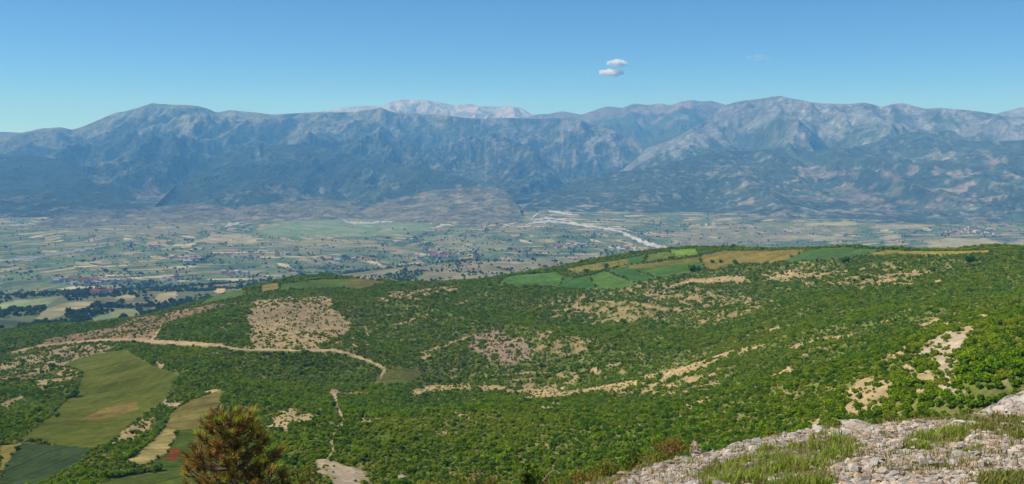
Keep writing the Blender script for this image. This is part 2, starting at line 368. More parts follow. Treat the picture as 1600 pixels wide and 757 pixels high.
# ---- land cover of the hill: (name, label, albedo, scrub density, polygon)
TAN = (0.40, 0.30, 0.155); ORANGE = (0.40, 0.295, 0.145); PINK = (0.33, 0.24, 0.155); PALE = (0.40, 0.325, 0.22)
OLIVE = (0.150, 0.140, 0.045); GREEN = (0.068, 0.125, 0.032); LGREEN = (0.10, 0.165, 0.035); DGREEN = (0.050, 0.092, 0.042)
FIELDS = [
    ('meadow', 'large olive green meadow between the scrub below the dirt road', (0.102, 0.128, 0.026), [(195, 547), (150, 553), (109, 565), (102, 575), (128, 580), (124, 603), (112, 620), (95, 632), (83, 648), (60, 665), (33, 687), (90, 696), (142, 702), (172, 692), (205, 662), (240, 640), (262, 621), (264, 609), (281, 586), (240, 572), (218, 561)]),
    ('stubble_field', 'tan strip of dry grass across the large meadow', (0.185, 0.145, 0.055), [(122, 656), (160, 640), (211, 624), (216, 639), (180, 650), (145, 657)]),
    ('crop_field', 'dark bluish green crop field in the bottom corner below the meadow', (0.045, 0.072, 0.036), [(34, 692), (90, 697), (142, 699), (128, 720), (114, 732), (60, 757), (23, 765), (0, 765), (2, 745), (12, 722)]),
    ('stubble_field', 'pale yellow strip at the edge of the dark crop field', (0.21, 0.18, 0.065), [(0, 697), (34, 691), (12, 720), (0, 745)]),
    ('stubble_field', 'olive brown field ending in a point above the pine', (0.165, 0.150, 0.055), [(347, 610), (318, 620), (294, 627), (264, 646), (256, 669), (281, 675), (310, 668), (333, 652), (343, 632)]),
    ('stubble_field', 'straw coloured mown strip beside the red soil', (0.30, 0.26, 0.125), [(254, 669), (278, 673), (270, 690), (261, 705), (240, 722), (215, 728), (198, 717), (231, 692)]),
    ('meadow', 'green strip around the red soil behind the pine', (0.070, 0.105, 0.026), [(279, 674), (310, 668), (335, 655), (330, 735), (281, 740), (231, 734), (242, 722), (263, 705)]),
    ('ploughed_field', 'small rust red patch of ploughed soil beside the pine', (0.20, 0.058, 0.022), [(266, 702), (280, 703), (277, 720), (257, 719)]),
    ('meadow', 'green meadow at the bottom edge left of the pine', (0.080, 0.110, 0.028), [(150, 765), (165, 752), (185, 743), (251, 738), (285, 735), (330, 735), (330, 765)]),
    ('meadow', 'small grassy clearing at the end of the dirt road', (0.135, 0.150, 0.055), [(583, 601), (590, 590), (598, 583), (620, 576), (644, 575), (658, 583), (650, 592), (631, 599)]),
    ('crop_field', 'long green field on the crest with an ochre right end', (0.085, 0.140, 0.038), [(438, 442), (483, 435), (530, 434), (565, 434), (590, 435), (603, 441), (565, 452), (532, 450), (480, 451), (438, 453)]),
    ('stubble_field', 'small tan field left of the long green crest field', (0.22, 0.19, 0.075), [(408, 446), (435, 442), (436, 453), (410, 456)]),
    ('crop_field', 'narrow green field sloping down the crest at the left', (0.095, 0.150, 0.060), [(307, 478), (330, 465), (355, 457), (380, 450), (381, 462), (345, 470)]),
    ('crop_field', 'bright green field at the near end of the high fields', (0.068, 0.150, 0.038), [(783, 437), (800, 431), (865, 426), (880, 433), (874, 448), (825, 447), (790, 445)]),
    ('crop_field', 'deep green field between two bright green high fields', (0.055, 0.130, 0.036), [(880, 435), (919, 431), (932, 453), (874, 450)]),
    ('crop_field', 'light green field in the middle of the high fields', (0.085, 0.168, 0.045), [(920, 431), (945, 425), (994, 444), (980, 450), (935, 453)]),
    ('crop_field', 'dark green triangular field beside the light green one', (0.052, 0.128, 0.038), [(950, 424), (975, 416), (1026, 436), (996, 443)]),
    ('stubble_field', 'olive strip running up through the high fields', OLIVE, [(978, 416), (1030, 410), (1091, 402), (1094, 408), (1011, 419), (985, 420)]),
    ('crop_field', 'green field under the olive strip beside the bush clump', (0.070, 0.140, 0.036), [(985, 420), (1011, 419), (1094, 408), (1101, 420), (1070, 428), (1030, 434)]),
    ('meadow', 'yellowish meadow behind the dark hedge', (0.165, 0.160, 0.050), [(885, 421), (930, 412), (978, 405), (985, 412), (960, 418), (940, 422), (900, 427)]),
    ('crop_field', 'small dark green field above the yellowish meadow', (0.050, 0.118, 0.036), [(978, 404), (1008, 398), (1005, 410), (985, 414)]),
    ('meadow', 'pale green field with a few bushes near the crest', (0.120, 0.165, 0.050), [(1009, 399), (1044, 393), (1054, 402), (1011, 410)]),
    ('crop_field', 'bright yellow green field on the crest', (0.135, 0.220, 0.045), [(1045, 391), (1087, 389), (1091, 399), (1058, 403)]),
    ('crop_field', 'dark green strip on the crest beside the bright field', (0.050, 0.115, 0.035), [(1091, 390), (1120, 391), (1097, 398)]),
    ('meadow', 'broad olive meadow on the crest right of the high fields', (0.175, 0.150, 0.050), [(1093, 401), (1130, 393), (1200, 391), (1266, 389), (1218, 410), (1196, 412), (1147, 414), (1114, 422), (1103, 420)]),
    ('crop_field', 'long deep green field on the right of the crest', (0.060, 0.125, 0.045), [(1218, 410), (1266, 390), (1320, 387), (1372, 386), (1384, 390), (1349, 399), (1299, 406)]),
    ('meadow', 'thin olive meadow along the right end of the crest', (0.190, 0.170, 0.055), [(1349, 400), (1384, 391), (1431, 393), (1550, 390), (1548, 396), (1481, 400), (1415, 399)]),
]
BARE = [  # albedo, scrub density left, polygon
    (TAN, 0.15, [(385, 484), (400, 470), (450, 463), (500, 463), (522, 470), (515, 480), (535, 490), (545, 505), (535, 520), (510, 530), (505, 548), (420, 549), (385, 544), (392, 515)]),
    ((0.31, 0.21, 0.11), 0.15, [(25, 552), (92, 528), (165, 511), (264, 488), (324, 478), (363, 473), (380, 473), (314, 487), (251, 508), (238, 530), (165, 531), (99, 537)]),
    (TAN, 0.30, [(0, 556), (60, 545), (110, 540), (190, 540), (130, 560), (80, 575), (30, 590), (0, 600)]),
    (TAN, 0.22, [(582, 466), (600, 462), (650, 455), (700, 446), (718, 448), (715, 455), (660, 463), (640, 470), (610, 468)]),
    (PINK, 0.34, [(745, 527), (762, 518), (778, 515), (786, 525), (830, 535), (835, 560), (790, 568), (755, 557)]),
    (ORANGE, 0.05, [(1040, 446), (1080, 437), (1110, 434), (1168, 432), (1165, 438), (1100, 441), (1075, 446)]),
    (ORANGE, 0.25, [(1200, 432), (1245, 421), (1250, 425), (1215, 434)]),
    (PALE, 0.16, [(1461, 518), (1487, 506), (1520, 504), (1503, 533), (1493, 546), (1492, 560), (1502, 588), (1498, 615), (1470, 606), (1470, 573), (1458, 550), (1440, 542)]),
    (TAN, 0.12, [(1418, 576), (1434, 566), (1458, 586), (1454, 609), (1425, 603)]),
    (TAN, 0.22, [(1309, 619), (1332, 599), (1355, 589), (1385, 592), (1388, 626), (1368, 639), (1342, 640), (1322, 640)]),
    (ORANGE, 0.1, [(1292, 641), (1284, 650), (1273, 667), (1281, 663), (1290, 652)]),
    (TAN, 0.1, [(1534, 563), (1552, 560), (1554, 569), (1540, 572)]),
    (PALE, 0.05, [(492, 728), (505, 717), (530, 722), (560, 738), (577, 746), (550, 757), (520, 750)]),
    (TAN, 0.25, [(420, 648), (440, 640), (452, 636), (470, 645), (498, 640), (496, 652), (460, 655), (440, 664), (424, 660)]),
    (ORANGE, 0.08, [(0, 630), (22, 610), (27, 622), (5, 642)]),
    (ORANGE, 0.08, [(66, 603), (76, 592), (89, 585), (100, 568), (104, 570), (92, 590), (80, 597), (70, 606)]),
    (ORANGE, 0.15, [(172, 696), (201, 667), (238, 656), (241, 668), (198, 685)]),
    (TAN, 0.05, [(238, 568), (246, 565), (262, 576), (255, 579)]),
    (PALE, 0.0, [(262, 624), (275, 627), (268, 632)]),
    (TAN, 0.2, [(1500, 500), (1545, 490), (1540, 502), (1510, 512)]),
]
STRIPS = [  # albedo, scrub density, [(px, py, width px)]
    (ORANGE, 0.20, [(640, 611, 5), (700, 608, 7), (760, 606, 6), (800, 614, 8), (850, 617, 8), (900, 610, 7), (950, 606, 6), (992, 600, 5)]),
    (ORANGE, 0.12, [(1032, 590, 5), (1060, 580, 9), (1080, 573, 10), (1115, 558, 6)]),
    (TAN, 0.25, [(780, 597, 3), (830, 592, 4)]), (TAN, 0.2, [(897, 583, 4), (932, 577, 6)]), (TAN, 0.3, [(950, 572, 2), (1000, 558, 2)]),
    (TAN, 0.15, [(1072, 635, 7), (1100, 624, 7), (1150, 610, 4)]), (TAN, 0.2, [(1060, 655, 4), (1068, 640, 4)]),
    (TAN, 0.2, [(660, 560, 6), (680, 550, 4), (715, 537, 3), (745, 527, 5)]),
    (TAN, 0.1, [(573, 511, 4), (578, 522, 4), (574, 533, 3), (566, 540, 5)]),
    (TAN, 0.2, [(532, 536, 6), (545, 528, 4)]),
    (TAN, 0.12, [(1210, 514, 5), (1236, 511, 5)]), (TAN, 0.25, [(1280, 530, 6), (1335, 520, 4)]), (TAN, 0.25, [(1240, 546, 5), (1280, 533, 4)]),
    (TAN, 0.25, [(1365, 504, 2), (1392, 499, 2)]), (TAN, 0.2, [(1160, 553, 7), (1195, 545, 6)]),
    (PALE, 0.0, [(145, 658, 2), (180, 653, 2.5), (208, 648, 2.5)]), (TAN, 0.05, [(260, 632, 3), (292, 625, 4), (345, 609, 3)]),
    (TAN, 0.2, [(1000, 592, 3), (1060, 575, 3)]), (TAN, 0.2, [(1100, 560, 4), (1180, 540, 3)]), (TAN, 0.25, [(1210, 585, 3), (1260, 560, 3)]), (TAN, 0.25, [(1180, 600, 2), (1240, 578, 3)]), (ORANGE, 0.2, [(1410, 470, 3), (1440, 463, 2)]), (ORANGE, 0.2, [(1290, 455, 3), (1330, 447, 3)]),
    (TAN, 0.2, [(1440, 515, 4), (1480, 500, 4)]), (TAN, 0.2, [(1395, 560, 5), (1420, 540, 4)]), (TAN, 0.2, [(700, 640, 3), (740, 655, 3)]), (TAN, 0.2, [(560, 655, 3), (610, 650, 3)]), (TAN, 0.25, [(690, 480, 2), (730, 470, 2)]), (TAN, 0.25, [(620, 510, 2), (680, 490, 2)]), (TAN, 0.25, [(840, 640, 3), (880, 632, 3)]), (TAN, 0.25, [(760, 585, 3), (860, 580, 3)]),
    (TAN, 0.3, [(520, 612, 8), (540, 617, 5), (575, 618, 4)]), (ORANGE, 0.2, [(1460, 440, 4), (1485, 432, 4)]),
]
ROADS = [
    ('dirt_road', 'pale orange dirt road winding along the shoulder of the hill', [(20, 551, 2.6), (60, 541, 3.0), (92, 537, 3.0), (165, 531, 3.0), (215, 531, 4.4), (250, 535, 6.7), (300, 537, 5.9), (345, 540, 4.4), (365, 545, 2.6), (395, 547, 3.0), (430, 547, 3.0), (480, 548, 3.3), (520, 547, 3.7), (545, 552, 3.0), (570, 562, 3.0), (590, 570, 3.7), (602, 577, 4.4), (594, 592, 1.8)]),
    ('footpath', 'thin track from the brown slope down to the dirt road', [(252, 508, 1.9), (247, 518, 2.2), (238, 530, 3.0)]),
    ('footpath', 'narrow stony path descending through scrub towards the pale clearing', [(517, 611, 3.7), (524, 620, 4.4), (527, 632, 4.4), (533, 650, 4.4), (536, 661, 2.2), (527, 668, 1.9), (521, 680, 3.0), (518, 700, 3.7), (512, 715, 1.8), (500, 722, 2.2)]),
]

def hill_cover(px, py, wx, wy, fields=True):
    """albedo, scrub density, index of the field or road (-1: open hillside)"""
    n = px.shape; r = np.hypot(wx, wy); k = np.clip(900.0 / r, 0.4, 2.2)
    jx = px + 3.6 * k * fbm(wx / 14, wy / 14, 3, 21); jy = py + 1.5 * k * fbm(wx / 14, wy / 14, 2, 22)
    bx = px + 15.0 * k * fbm(wx / 26, wy / 26, 4, 23) + 26.0 * k * fbm(wx / 80, wy / 80, 2, 25) * sstep(500, 800, r); by = py + 6.0 * k * fbm(wx / 26, wy / 26, 4, 24) + 9.0 * k * fbm(wx / 80, wy / 80, 2, 26) * sstep(500, 800, r)
    big = fbm(wx / 130, wy / 130, 4, 31); mid = fbm(wx / 22, wy / 22, 3, 32)
    g = np.array([0.125, 0.160, 0.030]); t = np.array([0.30, 0.225, 0.12])
    w = np.clip(0.18 + 0.5 * mid + 0.3 * big, 0, 1)[..., None]
    col = g * (1 - w) + t * w
    den = np.full(n, 1.0)
    # thin, stony stretch on the far slope and other gaps
    z1 = sstep(1, 0.55, np.hypot((px - 1030) / 210, (py - 478) / 46)); z2 = sstep(1, 0.5, np.hypot((px - 1320) / 190, (py - 432) / 30))
    z3 = sstep(1, 0.5, np.hypot((px - 840) / 120, (py - 545) / 40)); z4 = sstep(1, 0.5, np.hypot((px - 980) / 330, (py - 600) / 26))
    z5 = sstep(1, 0.5, np.hypot((px - 680) / 90, (py - 665) / 22)); z6 = sstep(1, 0.4, np.hypot((px - 70) / 110, (py - 575) / 35))
    gap = np.maximum.reduce([0.85 * z1, 0.75 * z2, 0.6 * z3, 0.55 * z4, 0.45 * z5, 0.8 * z6])
    pt = 0.75 * fbm(wx / 9, wy / 17, 3, 41) + 0.45 * fbm(wx / 70, wy / 70, 2, 42)
    op = sstep(0.42, 0.14, 0.5 - pt - 0.34 * (1 - gap) * 1.6 + 0.02) * 1.0
    op = np.where(pt > -0.02 + 0.36 * (1 - gap), 1.0, 0.0) * np.clip(gap * 2 + 0.5, 0, 1)
    den = den * (1 - 0.78 * op) * (1 - 0.3 * gap)
    ow = (op * 0.85)[..., None]; col = col * (1 - ow) + np.array(ORANGE) * (0.86 + 0.2 * mid[..., None]) * ow
    for c, d, poly in BARE:
        m = in_poly(bx, by, poly) | in_poly(bx, by - 2.0 * k, poly) | in_poly(bx, by - 2.0 * k - 9 * sstep(600, 350, r), poly)
        v = fbm(wx / 12, wy / 12, 3, 51)[m]; v3 = fbm(wx / 4, wy / 6, 2, 52)[m]
        cc = np.array(c) * (1.0 + 0.28 * v[:, None] + 0.2 * v3[:, None]); gw = (0.55 * sstep(0.05, 0.35, v + 0.4 * v3))[:, None]
        col[m] = cc * (1 - gw) + np.array([0.17, 0.165, 0.065]) * gw; den[m] = np.where(v > 0.08, 3.0 * d, 0.85 * d)
    for c, d, pts in STRIPS:
        m = (line_dist(bx, by, pts) < 0.95) | (line_dist(bx, by - 1.5 * k, pts) < 0.75)
        col[m] = np.array(c) * (1.0 + 0.2 * mid[m][:, None]); den[m] = d * 1.1
    idx = np.full(n, -1)
    if fields:
        for i, (nm, lb, c, poly) in enumerate(FIELDS):
            m = in_poly(jx, jy, poly)
            v = fbm(wx / 60, wy / 35, 3, 61 + i)[m]; v2 = fbm(wx / 8, wy / 8, 2, 62)[m]
            ln = np.sin((wx * math.cos(i * 1.7) + wy * math.sin(i * 1.7)) / 1.9)[m]
            cc = np.array(c)[None] * np.array([1.18, 1.12, 0.80]) * (1 + 0.34 * v[:, None] + 0.22 * v2[:, None] + 0.05 * ln[:, None])
            if i == 0: cc = cc * (1 - 0.5 * np.clip(v * 2, 0, 1)[:, None]) + np.array([0.15, 0.115, 0.035]) * 0.5 * np.clip(v * 2, 0, 1)[:, None] + 0
            if i == 10: s = sstep(525, 560, px[m])[:, None]; cc = cc * (1 - s) + np.array([0.17, 0.15, 0.045]) * s
            col[m] = cc; den[m] = 0.0; idx[m] = i
    for i, (nm, lb, pts) in enumerate(ROADS):
        m = line_dist(jx, jy, pts) < 1; den[line_dist(jx, jy - 2.2 * k, pts) < 1.3] = 0.0
        col[m] = np.array([0.45, 0.325, 0.185]) * (1 + 0.2 * mid[m][:, None]); den[m] = 0.0; idx[m] = 100 + i
    return col, np.clip(den, 0, 1), idx

th_h = np.radians(np.linspace(-38, 38, 1180)); r_h = np.concatenate([np.linspace(12, 140, 22)[:-1], 140 * (2450 / 140) ** (np.linspace(0, 1, 500))])
TH, RR = np.meshgrid(th_h, r_h); X = RR * np.sin(TH); Y = RR * np.cos(TH); Z = hz(X, Y)
PX, PY = project(X, Y, Z)
hc, hden, hidx = hill_cover(PX, PY, X, Y)
# only what the photograph can see carries traced cover
HVv = np.stack([X.ravel(), Y.ravel(), Z.ravel()], 1); HF = grid_faces(len(th_h), len(r_h))
hcol = np.clip(hc.reshape(-1, 3), 0.005, 0.9); fi = hidx.ravel()[HF]
fidx = np.where((fi == fi[:, :1]).sum(1) >= 3, fi[:, 0], np.where((fi == fi[:, 2:3]).sum(1) >= 2, fi[:, 2], fi[:, 1]))
behind = RR.ravel()[HF[:, 0]] > 1800
fidx[behind] = -1
put('hillside', submesh('hillside', HVv, HF, fidx == -1, hcol), M_HILL, kind='structure', label='broad scrub covered hillside falling away below the viewpoint')
for i, (nm, lb, c, poly) in enumerate(FIELDS):
    s = fidx == i
    if s.sum() > 3: put(nm, submesh(nm, HVv, HF, s, hcol), M_FIELD, kind='structure', label=lb)
for i, (nm, lb, pts) in enumerate(ROADS):
    s = fidx == 100 + i
    if s.sum() > 3: put(nm, submesh(nm, HVv, HF, s, hcol), M_HILL, kind='structure', label=lb)

# ------------------------------------------------------------------ the lowland: spurs behind the hill, plain, rivers
VZ = -600.0
low_ctl = [(-200, 500, 2300), (0, 508, 2250), (100, 500, 2350), (60, 482, 2800), (180, 478, 2800), (260, 466, 3000), (20, 460, 3350), (150, 460, 3350),
           (300, 455, 3300), (420, 452, 3200), (560, 442, 3300), (650, 437, 3400), (800, 436, 3350), (650, 416, 4000), (760, 410, 4150), (860, 407, 4250),
           (930, 405, 4350), (560, 424, 3900), (480, 438, 3700)]
LP = [at(*c) for c in low_ctl]
for px in range(-500, 2101, 200):
    t = float(az_tan(px, 400)[0]); e = 250 if 450 < px < 1000 else 0
    for r in (4500 + e, 5000 + e, 6500, 8500, 11000): LP.append((r * math.sin(t), r * math.cos(t), VZ))
    if px > 1000 or px < -300:
        for r, z in ((1800, -420), (2800, -520), (3600, -580)): LP.append((r * math.sin(t), r * math.cos(t), z))
low_tps = TPS(LP, 2e-3)
def low_z(x, y):
    r = np.hypot(x, y); n = sstep(1500, 2200, r) * (1 - 0.75 * sstep(4300, 5200, r))
    return low_tps(x, y) + n * 22 * fbm(x / 480, y / 480, 4, 71) + 9 * sstep(5000, 6000, r) * fbm(x / 900, y / 700, 2, 72)
lz = Lattice(low_z, -9000.0, 9000.0, 1000.0, 13000.0, 50.0)

BROWN = (0.165, 0.155, 0.088); STRAW = (0.245, 0.22, 0.12)
LOWPATCH = [  # albedo, tree density, farm patchwork share, polygon
    (BROWN, 0.1, 0.15, [(500, 445), (560, 430), (640, 416), (760, 409), (860, 403), (935, 402), (980, 396), (960, 410), (860, 425), (700, 440), (560, 450)]),
    ((0.12, 0.145, 0.055), 0.3, 0, [(600, 430), (640, 423), (670, 424), (650, 438), (610, 440)]),
    (STRAW, 0, 0.3, [(52, 497), (75, 482), (110, 472), (146, 471), (140, 479), (95, 492), (70, 500)]),
    ((0.15, 0.19, 0.085), 0, 0, [(8, 473), (40, 468), (88, 465), (80, 472), (72, 480), (20, 482), (0, 490), (0, 476)]),
    (STRAW, 0, 0, [(178, 466), (195, 461), (211, 462), (210, 471), (190, 470)]),
    (STRAW, 0, 0, [(240, 472), (247, 459), (272, 456), (278, 463), (270, 471), (255, 474)]),
    ((0.17, 0.18, 0.08), 0, 0, [(165, 492), (185, 483), (210, 483), (220, 490), (200, 499)]),
    ((0.12, 0.165, 0.075), 0, 0, [(140, 497), (165, 492), (195, 499), (150, 504)]),
    (ORANGE, 0, 0, [(333, 455), (340, 451), (352, 452), (350, 457), (338, 459)]),
    (BROWN, 0.14, 0.55, [(150, 352), (190, 342), (250, 340), (310, 346), (330, 355), (300, 366), (240, 368), (190, 372), (140, 372), (60, 360)]),
    ((0.26, 0.23, 0.13), 0.05, 0.3, [(300, 378), (340, 366), (380, 366), (400, 372), (400, 382), (330, 380)]),
    ((0.13, 0.185, 0.085), 0.04, 0.3, [(425, 350), (470, 343), (560, 341), (640, 344), (680, 352), (670, 360), (600, 369), (520, 370), (430, 372), (400, 362)]),
    ((0.19, 0.18, 0.105), 0.12, 0.65, [(400, 390), (440, 376), (560, 374), (600, 378), (560, 388), (470, 396), (420, 398)]),
    ((0.17, 0.175, 0.10), 0.25, 0.5, [(660, 375), (690, 368), (760, 372), (800, 380), (790, 392), (740, 396), (690, 386)]),
    ((0.18, 0.165, 0.10), 0.1, 0.5, [(1040, 378), (1062, 363), (1090, 358), (1110, 364), (1180, 368), (1240, 372), (1180, 380), (1090, 386), (1045, 386)]),
    (BROWN, 0.16, 0.6, [(1090, 358), (1150, 352), (1210, 348), (1300, 349), (1330, 356), (1300, 368), (1200, 370), (1110, 364)]),
    (STRAW, 0.0, 0.3, [(1200, 369), (1260, 367), (1310, 371), (1350, 373), (1300, 377), (1230, 375)]),
    (STRAW, 0.0, 0.3, [(1355, 354), (1400, 350), (1470, 352), (1440, 358), (1370, 358)]),
    ((0.26, 0.26, 0.12), 0.0, 0, [(1250, 349), (1330, 347), (1360, 350), (1320, 353), (1260, 353)]),
    ((0.24, 0.22, 0.11), 0.03, 0, [(1448, 378), (1480, 372), (1540, 374), (1570, 380), (1530, 388), (1450, 388)]),
    ((0.24, 0.21, 0.12), 0.03, 0, [(1550, 384), (1600, 376), (1640, 380), (1640, 392), (1560, 392)]),
    (STRAW, 0.0, 0, [(1370, 372), (1400, 366), (1410, 372), (1385, 376)]),
]
WOODS = [ # thickly treed bands of the plain, in sight-line outline
    [(0, 500), (60, 503), (110, 508), (80, 522), (0, 530)], [(90, 478), (150, 470), (200, 476), (240, 482), (280, 472), (300, 480), (240, 500), (200, 482)],
    [(180, 352), (230, 349), (235, 356), (180, 357)], [(640, 378), (660, 366), (700, 366), (690, 376), (680, 388), (650, 386)], [(660, 400), (720, 388), (800, 384), (900, 384), (1030, 388), (1020, 398), (900, 402), (720, 404)],
    [(60, 445), (150, 432), (280, 430), (300, 440), (260, 452), (120, 458)], [(270, 410), (330, 395), (400, 390), (420, 400), (340, 412)], [(440, 420), (520, 400), (640, 398), (720, 402), (640, 412), (500, 424)],
    [(1400, 372), (1460, 352), (1560, 352), (1600, 362), (1600, 374), (1540, 372), (1460, 370)], [(950, 365), (1040, 345), (1090, 352), (1040, 372), (1000, 372)], [(250, 368), (300, 358), (330, 362), (320, 376), (260, 380)],
    [(840, 358), (900, 352), (960, 366), (950, 376), (860, 372)], [(1110, 350), (1220, 343), (1240, 348), (1120, 358)],
]
th_l = np.radians(np.linspace(-36, 36, 900))
r_l = np.concatenate([1 / np.linspace(1 / 1500, 1 / 10000, 300), np.linspace(10000, 30000, 14)[1:]])
TH, RR = np.meshgrid(th_l, r_l); X = RR * np.sin(TH); Y = RR * np.cos(TH); Z = np.where(RR > 10500, VZ, lz(X, Y))
PX, PY = project(X, Y, Z)
def low_cover(px, py, wx, wy):
    r = np.hypot(wx, wy); k = 5000.0 / r
    jx = px + 3.5 * k * fbm(wx / 220, wy / 220, 3, 81); jy = py + 1.2 * k * fbm(wx / 220, wy / 220, 3, 82)
    n = fbm(wx / 700, wy / 700, 3, 83); w = np.clip(0.45 + 0.9 * n, 0, 1)[..., None]
    col = np.array([0.072, 0.102, 0.044]) * (1 - w) + np.array([0.135, 0.132, 0.072]) * w
    farm = np.where(r > 4300, 1.0, 0.25) * np.ones(px.shape)
    tree = np.where(r > 4300, 0.22, 0.32) + 0.35 * np.clip(fbm(wx / 300, wy / 300, 3, 84) * 3 - 0.3, 0, 1)
    for iw, w in enumerate(WOODS):
        m = in_poly(jx, jy, w); tree[m] = 0.42 if iw < 2 else 0.85; col[m] = col[m] * 0.6
    for c, t, f, poly in LOWPATCH:
        m = in_poly(jx, jy, poly); v = fbm(wx / 150, wy / 150, 4, 85)[m]
        col[m] = np.array(c) * (1 + 0.45 * v[:, None]); tree[m] = t; farm[m] = f
    return col, tree, farm
lc, ltree, lfarm = low_cover(PX, PY, X, Y)

def lowland_mat():
    m, nt, N, L = new_mat('plain_farmland')
    g = nd(nt, 'ShaderNodeNewGeometry'); a = nd(nt, 'ShaderNodeAttribute', attribute_name='col'); fa = nd(nt, 'ShaderNodeAttribute', attribute_name='farm')
    flat = nd(nt, 'ShaderNodeVectorMath', operation='MULTIPLY'); flat.inputs[1].default_value = (1, 1, 0); L.new(g.outputs['Position'], flat.inputs[0])
    blk = nd(nt, 'ShaderNodeTexVoronoi', i_Scale=1 / 620.0); blk.voronoi_dimensions = '2D'; L.new(flat.outputs[0], blk.inputs['Vector'])
    sep = nd(nt, 'ShaderNodeSeparateColor'); L.new(blk.outputs['Color'], sep.inputs[0])
    ang = nd(nt, 'ShaderNodeMath', operation='MULTIPLY'); L.new(sep.outputs[0], ang.inputs[0]); ang.inputs[1].default_value = 3.14
    rot = nd(nt, 'ShaderNodeVectorRotate', rotation_type='Z_AXIS'); L.new(flat.outputs[0], rot.inputs['Vector']); L.new(ang.outputs[0], rot.inputs['Angle'])
    st = nd(nt, 'ShaderNodeVectorMath', operation='MULTIPLY'); st.inputs[1].default_value = (1 / 52.0, 1 / 160.0, 0); L.new(rot.outputs[0], st.inputs[0])
    vo = nd(nt, 'ShaderNodeTexVoronoi', i_Scale=1.0, i_Randomness=0.8); vo.voronoi_dimensions = '2D'; vo.distance = 'CHEBYCHEV'; L.new(st.outputs[0], vo.inputs['Vector'])
    s2 = nd(nt, 'ShaderNodeSeparateColor'); L.new(vo.outputs['Color'], s2.inputs[0])
    pal = ramp(nt, [(0.0, (0.045, 0.080, 0.034)), (0.16, (0.070, 0.112, 0.046)), (0.36, (0.095, 0.132, 0.060)), (0.52, (0.125, 0.142, 0.068)), (0.66, (0.20, 0.175, 0.092)),
                    (0.76, (0.28, 0.24, 0.135)), (0.84, (0.10, 0.155, 0.055)), (0.92, (0.20, 0.165, 0.10)), (0.96, (0.40, 0.35, 0.21))], 'CONSTANT')
    L.new(s2.outputs[1], pal.inputs[0])
    c = mulcol(nt, a.outputs['Color'], pal.outputs[0], 0.82, 'MIX')
    c = mulcol(nt, a.outputs['Color'], c, fa.outputs['Fac'], 'MIX')
    n = nd(nt, 'ShaderNodeTexNoise', i_Scale=1 / 60.0, i_Detail=4.0); L.new(g.outputs['Position'], n.inputs['Vector'])
    r = ramp(nt, [(0.35, (0.78, 0.78, 0.78)), (0.65, (1.2, 1.2, 1.2))]); L.new(n.outputs[0], r.inputs[0]); c = mulcol(nt, c, r.outputs[0])
    b = nd(nt, 'ShaderNodeBsdfDiffuse'); L.new(c, b.inputs[0]); o = nd(nt, 'ShaderNodeOutputMaterial'); L.new(b.outputs[0], o.inputs[0])
    return m
M_LOW = lowland_mat()
put('valley_plain', mesh_np('valley_plain', np.stack([X.ravel(), Y.ravel(), Z.ravel()], 1), grid_faces(len(th_l), len(r_l)), True, np.clip(lc.reshape(-1, 3), 0.005, 0.9), {'farm': lfarm.ravel()}),
    M_LOW, kind='structure', label='wide patchwork plain of fields between the hill and the mountains')

def ribbon(name, label, pts, col, lift=2.0, seed=0):
    P = []
    for (x1, y1, w1), (x2, y2, w2) in zip(pts, pts[1:]):
        n = max(2, int(math.hypot(x2 - x1, y2 - y1) / 1.2))
        for k in range(n):
            t = k / n; P.append((x1 + (x2 - x1) * t, y1 + (y2 - y1) * t, w1 + (w2 - w1) * t))
    P.append(pts[-1]); P = np.array(P, float)
    s = np.arange(len(P)); d = np.gradient(P[:, :2], axis=0); d /= np.linalg.norm(d, axis=1)[:, None] + 1e-9
    nx, ny = -d[:, 1], d[:, 0]; V = []; K = 7
    wob = 0.9 * fbm(s / 9.0, s * 0 + seed, 2, 5); e1 = np.clip(1 + 1.8 * fbm(s / 5.0, s * 0 + 3.3 + seed, 3, 6), 0.12, 2); e2 = np.clip(1 + 1.8 * fbm(s / 5.0, s * 0 + 9.3 + seed, 3, 7), 0.12, 2)
    for k in range(K):
        q = k / (K - 1) - 0.5; w = P[:, 2] * np.where(q < 0, e1, e2) * q
        x, y, z, ok = hit(P[:, 0] + nx * w, P[:, 1] + ny * w + wob, lz, 2500, 12500, 500)
        V.append(np.stack([x, y, z + lift], 1))
    V = np.concatenate(V); c = np.array(col) * np.ones((len(V), 1)) * (1 + 0.25 * fbm(V[:, 0] / 90, V[:, 1] / 90, 3, 8)[:, None])
    put(name, mesh_np(name, V, grid_faces(len(P), K), True, np.clip(c, 0, 0.9)), M_RIVER, kind='structure', label=label)
GRAVEL = (0.45, 0.44, 0.40)
ribbon('river_bed', 'main strand of the white gravel river bed slanting across the plain', [(822, 352, 1.5), (838, 348, 3), (860, 346, 3.5), (885, 349, 3), (915, 353, 3.5), (948, 358, 3), (968, 362, 2.5), (985, 370, 4), (1005, 379, 5), (1031, 388, 5)], GRAVEL, seed=1)
ribbon('river_bed', 'upper strand of the gravel river bed below the gorge mouth', [(829, 345, 1.5), (850, 342, 2.5), (872, 343, 3), (890, 346, 2), (903, 350, 1.5)], GRAVEL, 2.6, seed=12)
ribbon('river_bed', 'gravel strand linking the gorge mouth to the plain', [(845, 331, 1.5), (836, 337, 2), (829, 345, 1.5)], GRAVEL, 3.0, seed=13)
ribbon('river_bed', 'thin gravel side arm right of the slanting river bed', [(950, 357, 1.5), (975, 359, 1.5), (992, 364, 1), (1012, 366, 1)], GRAVEL, 3.0, seed=14)
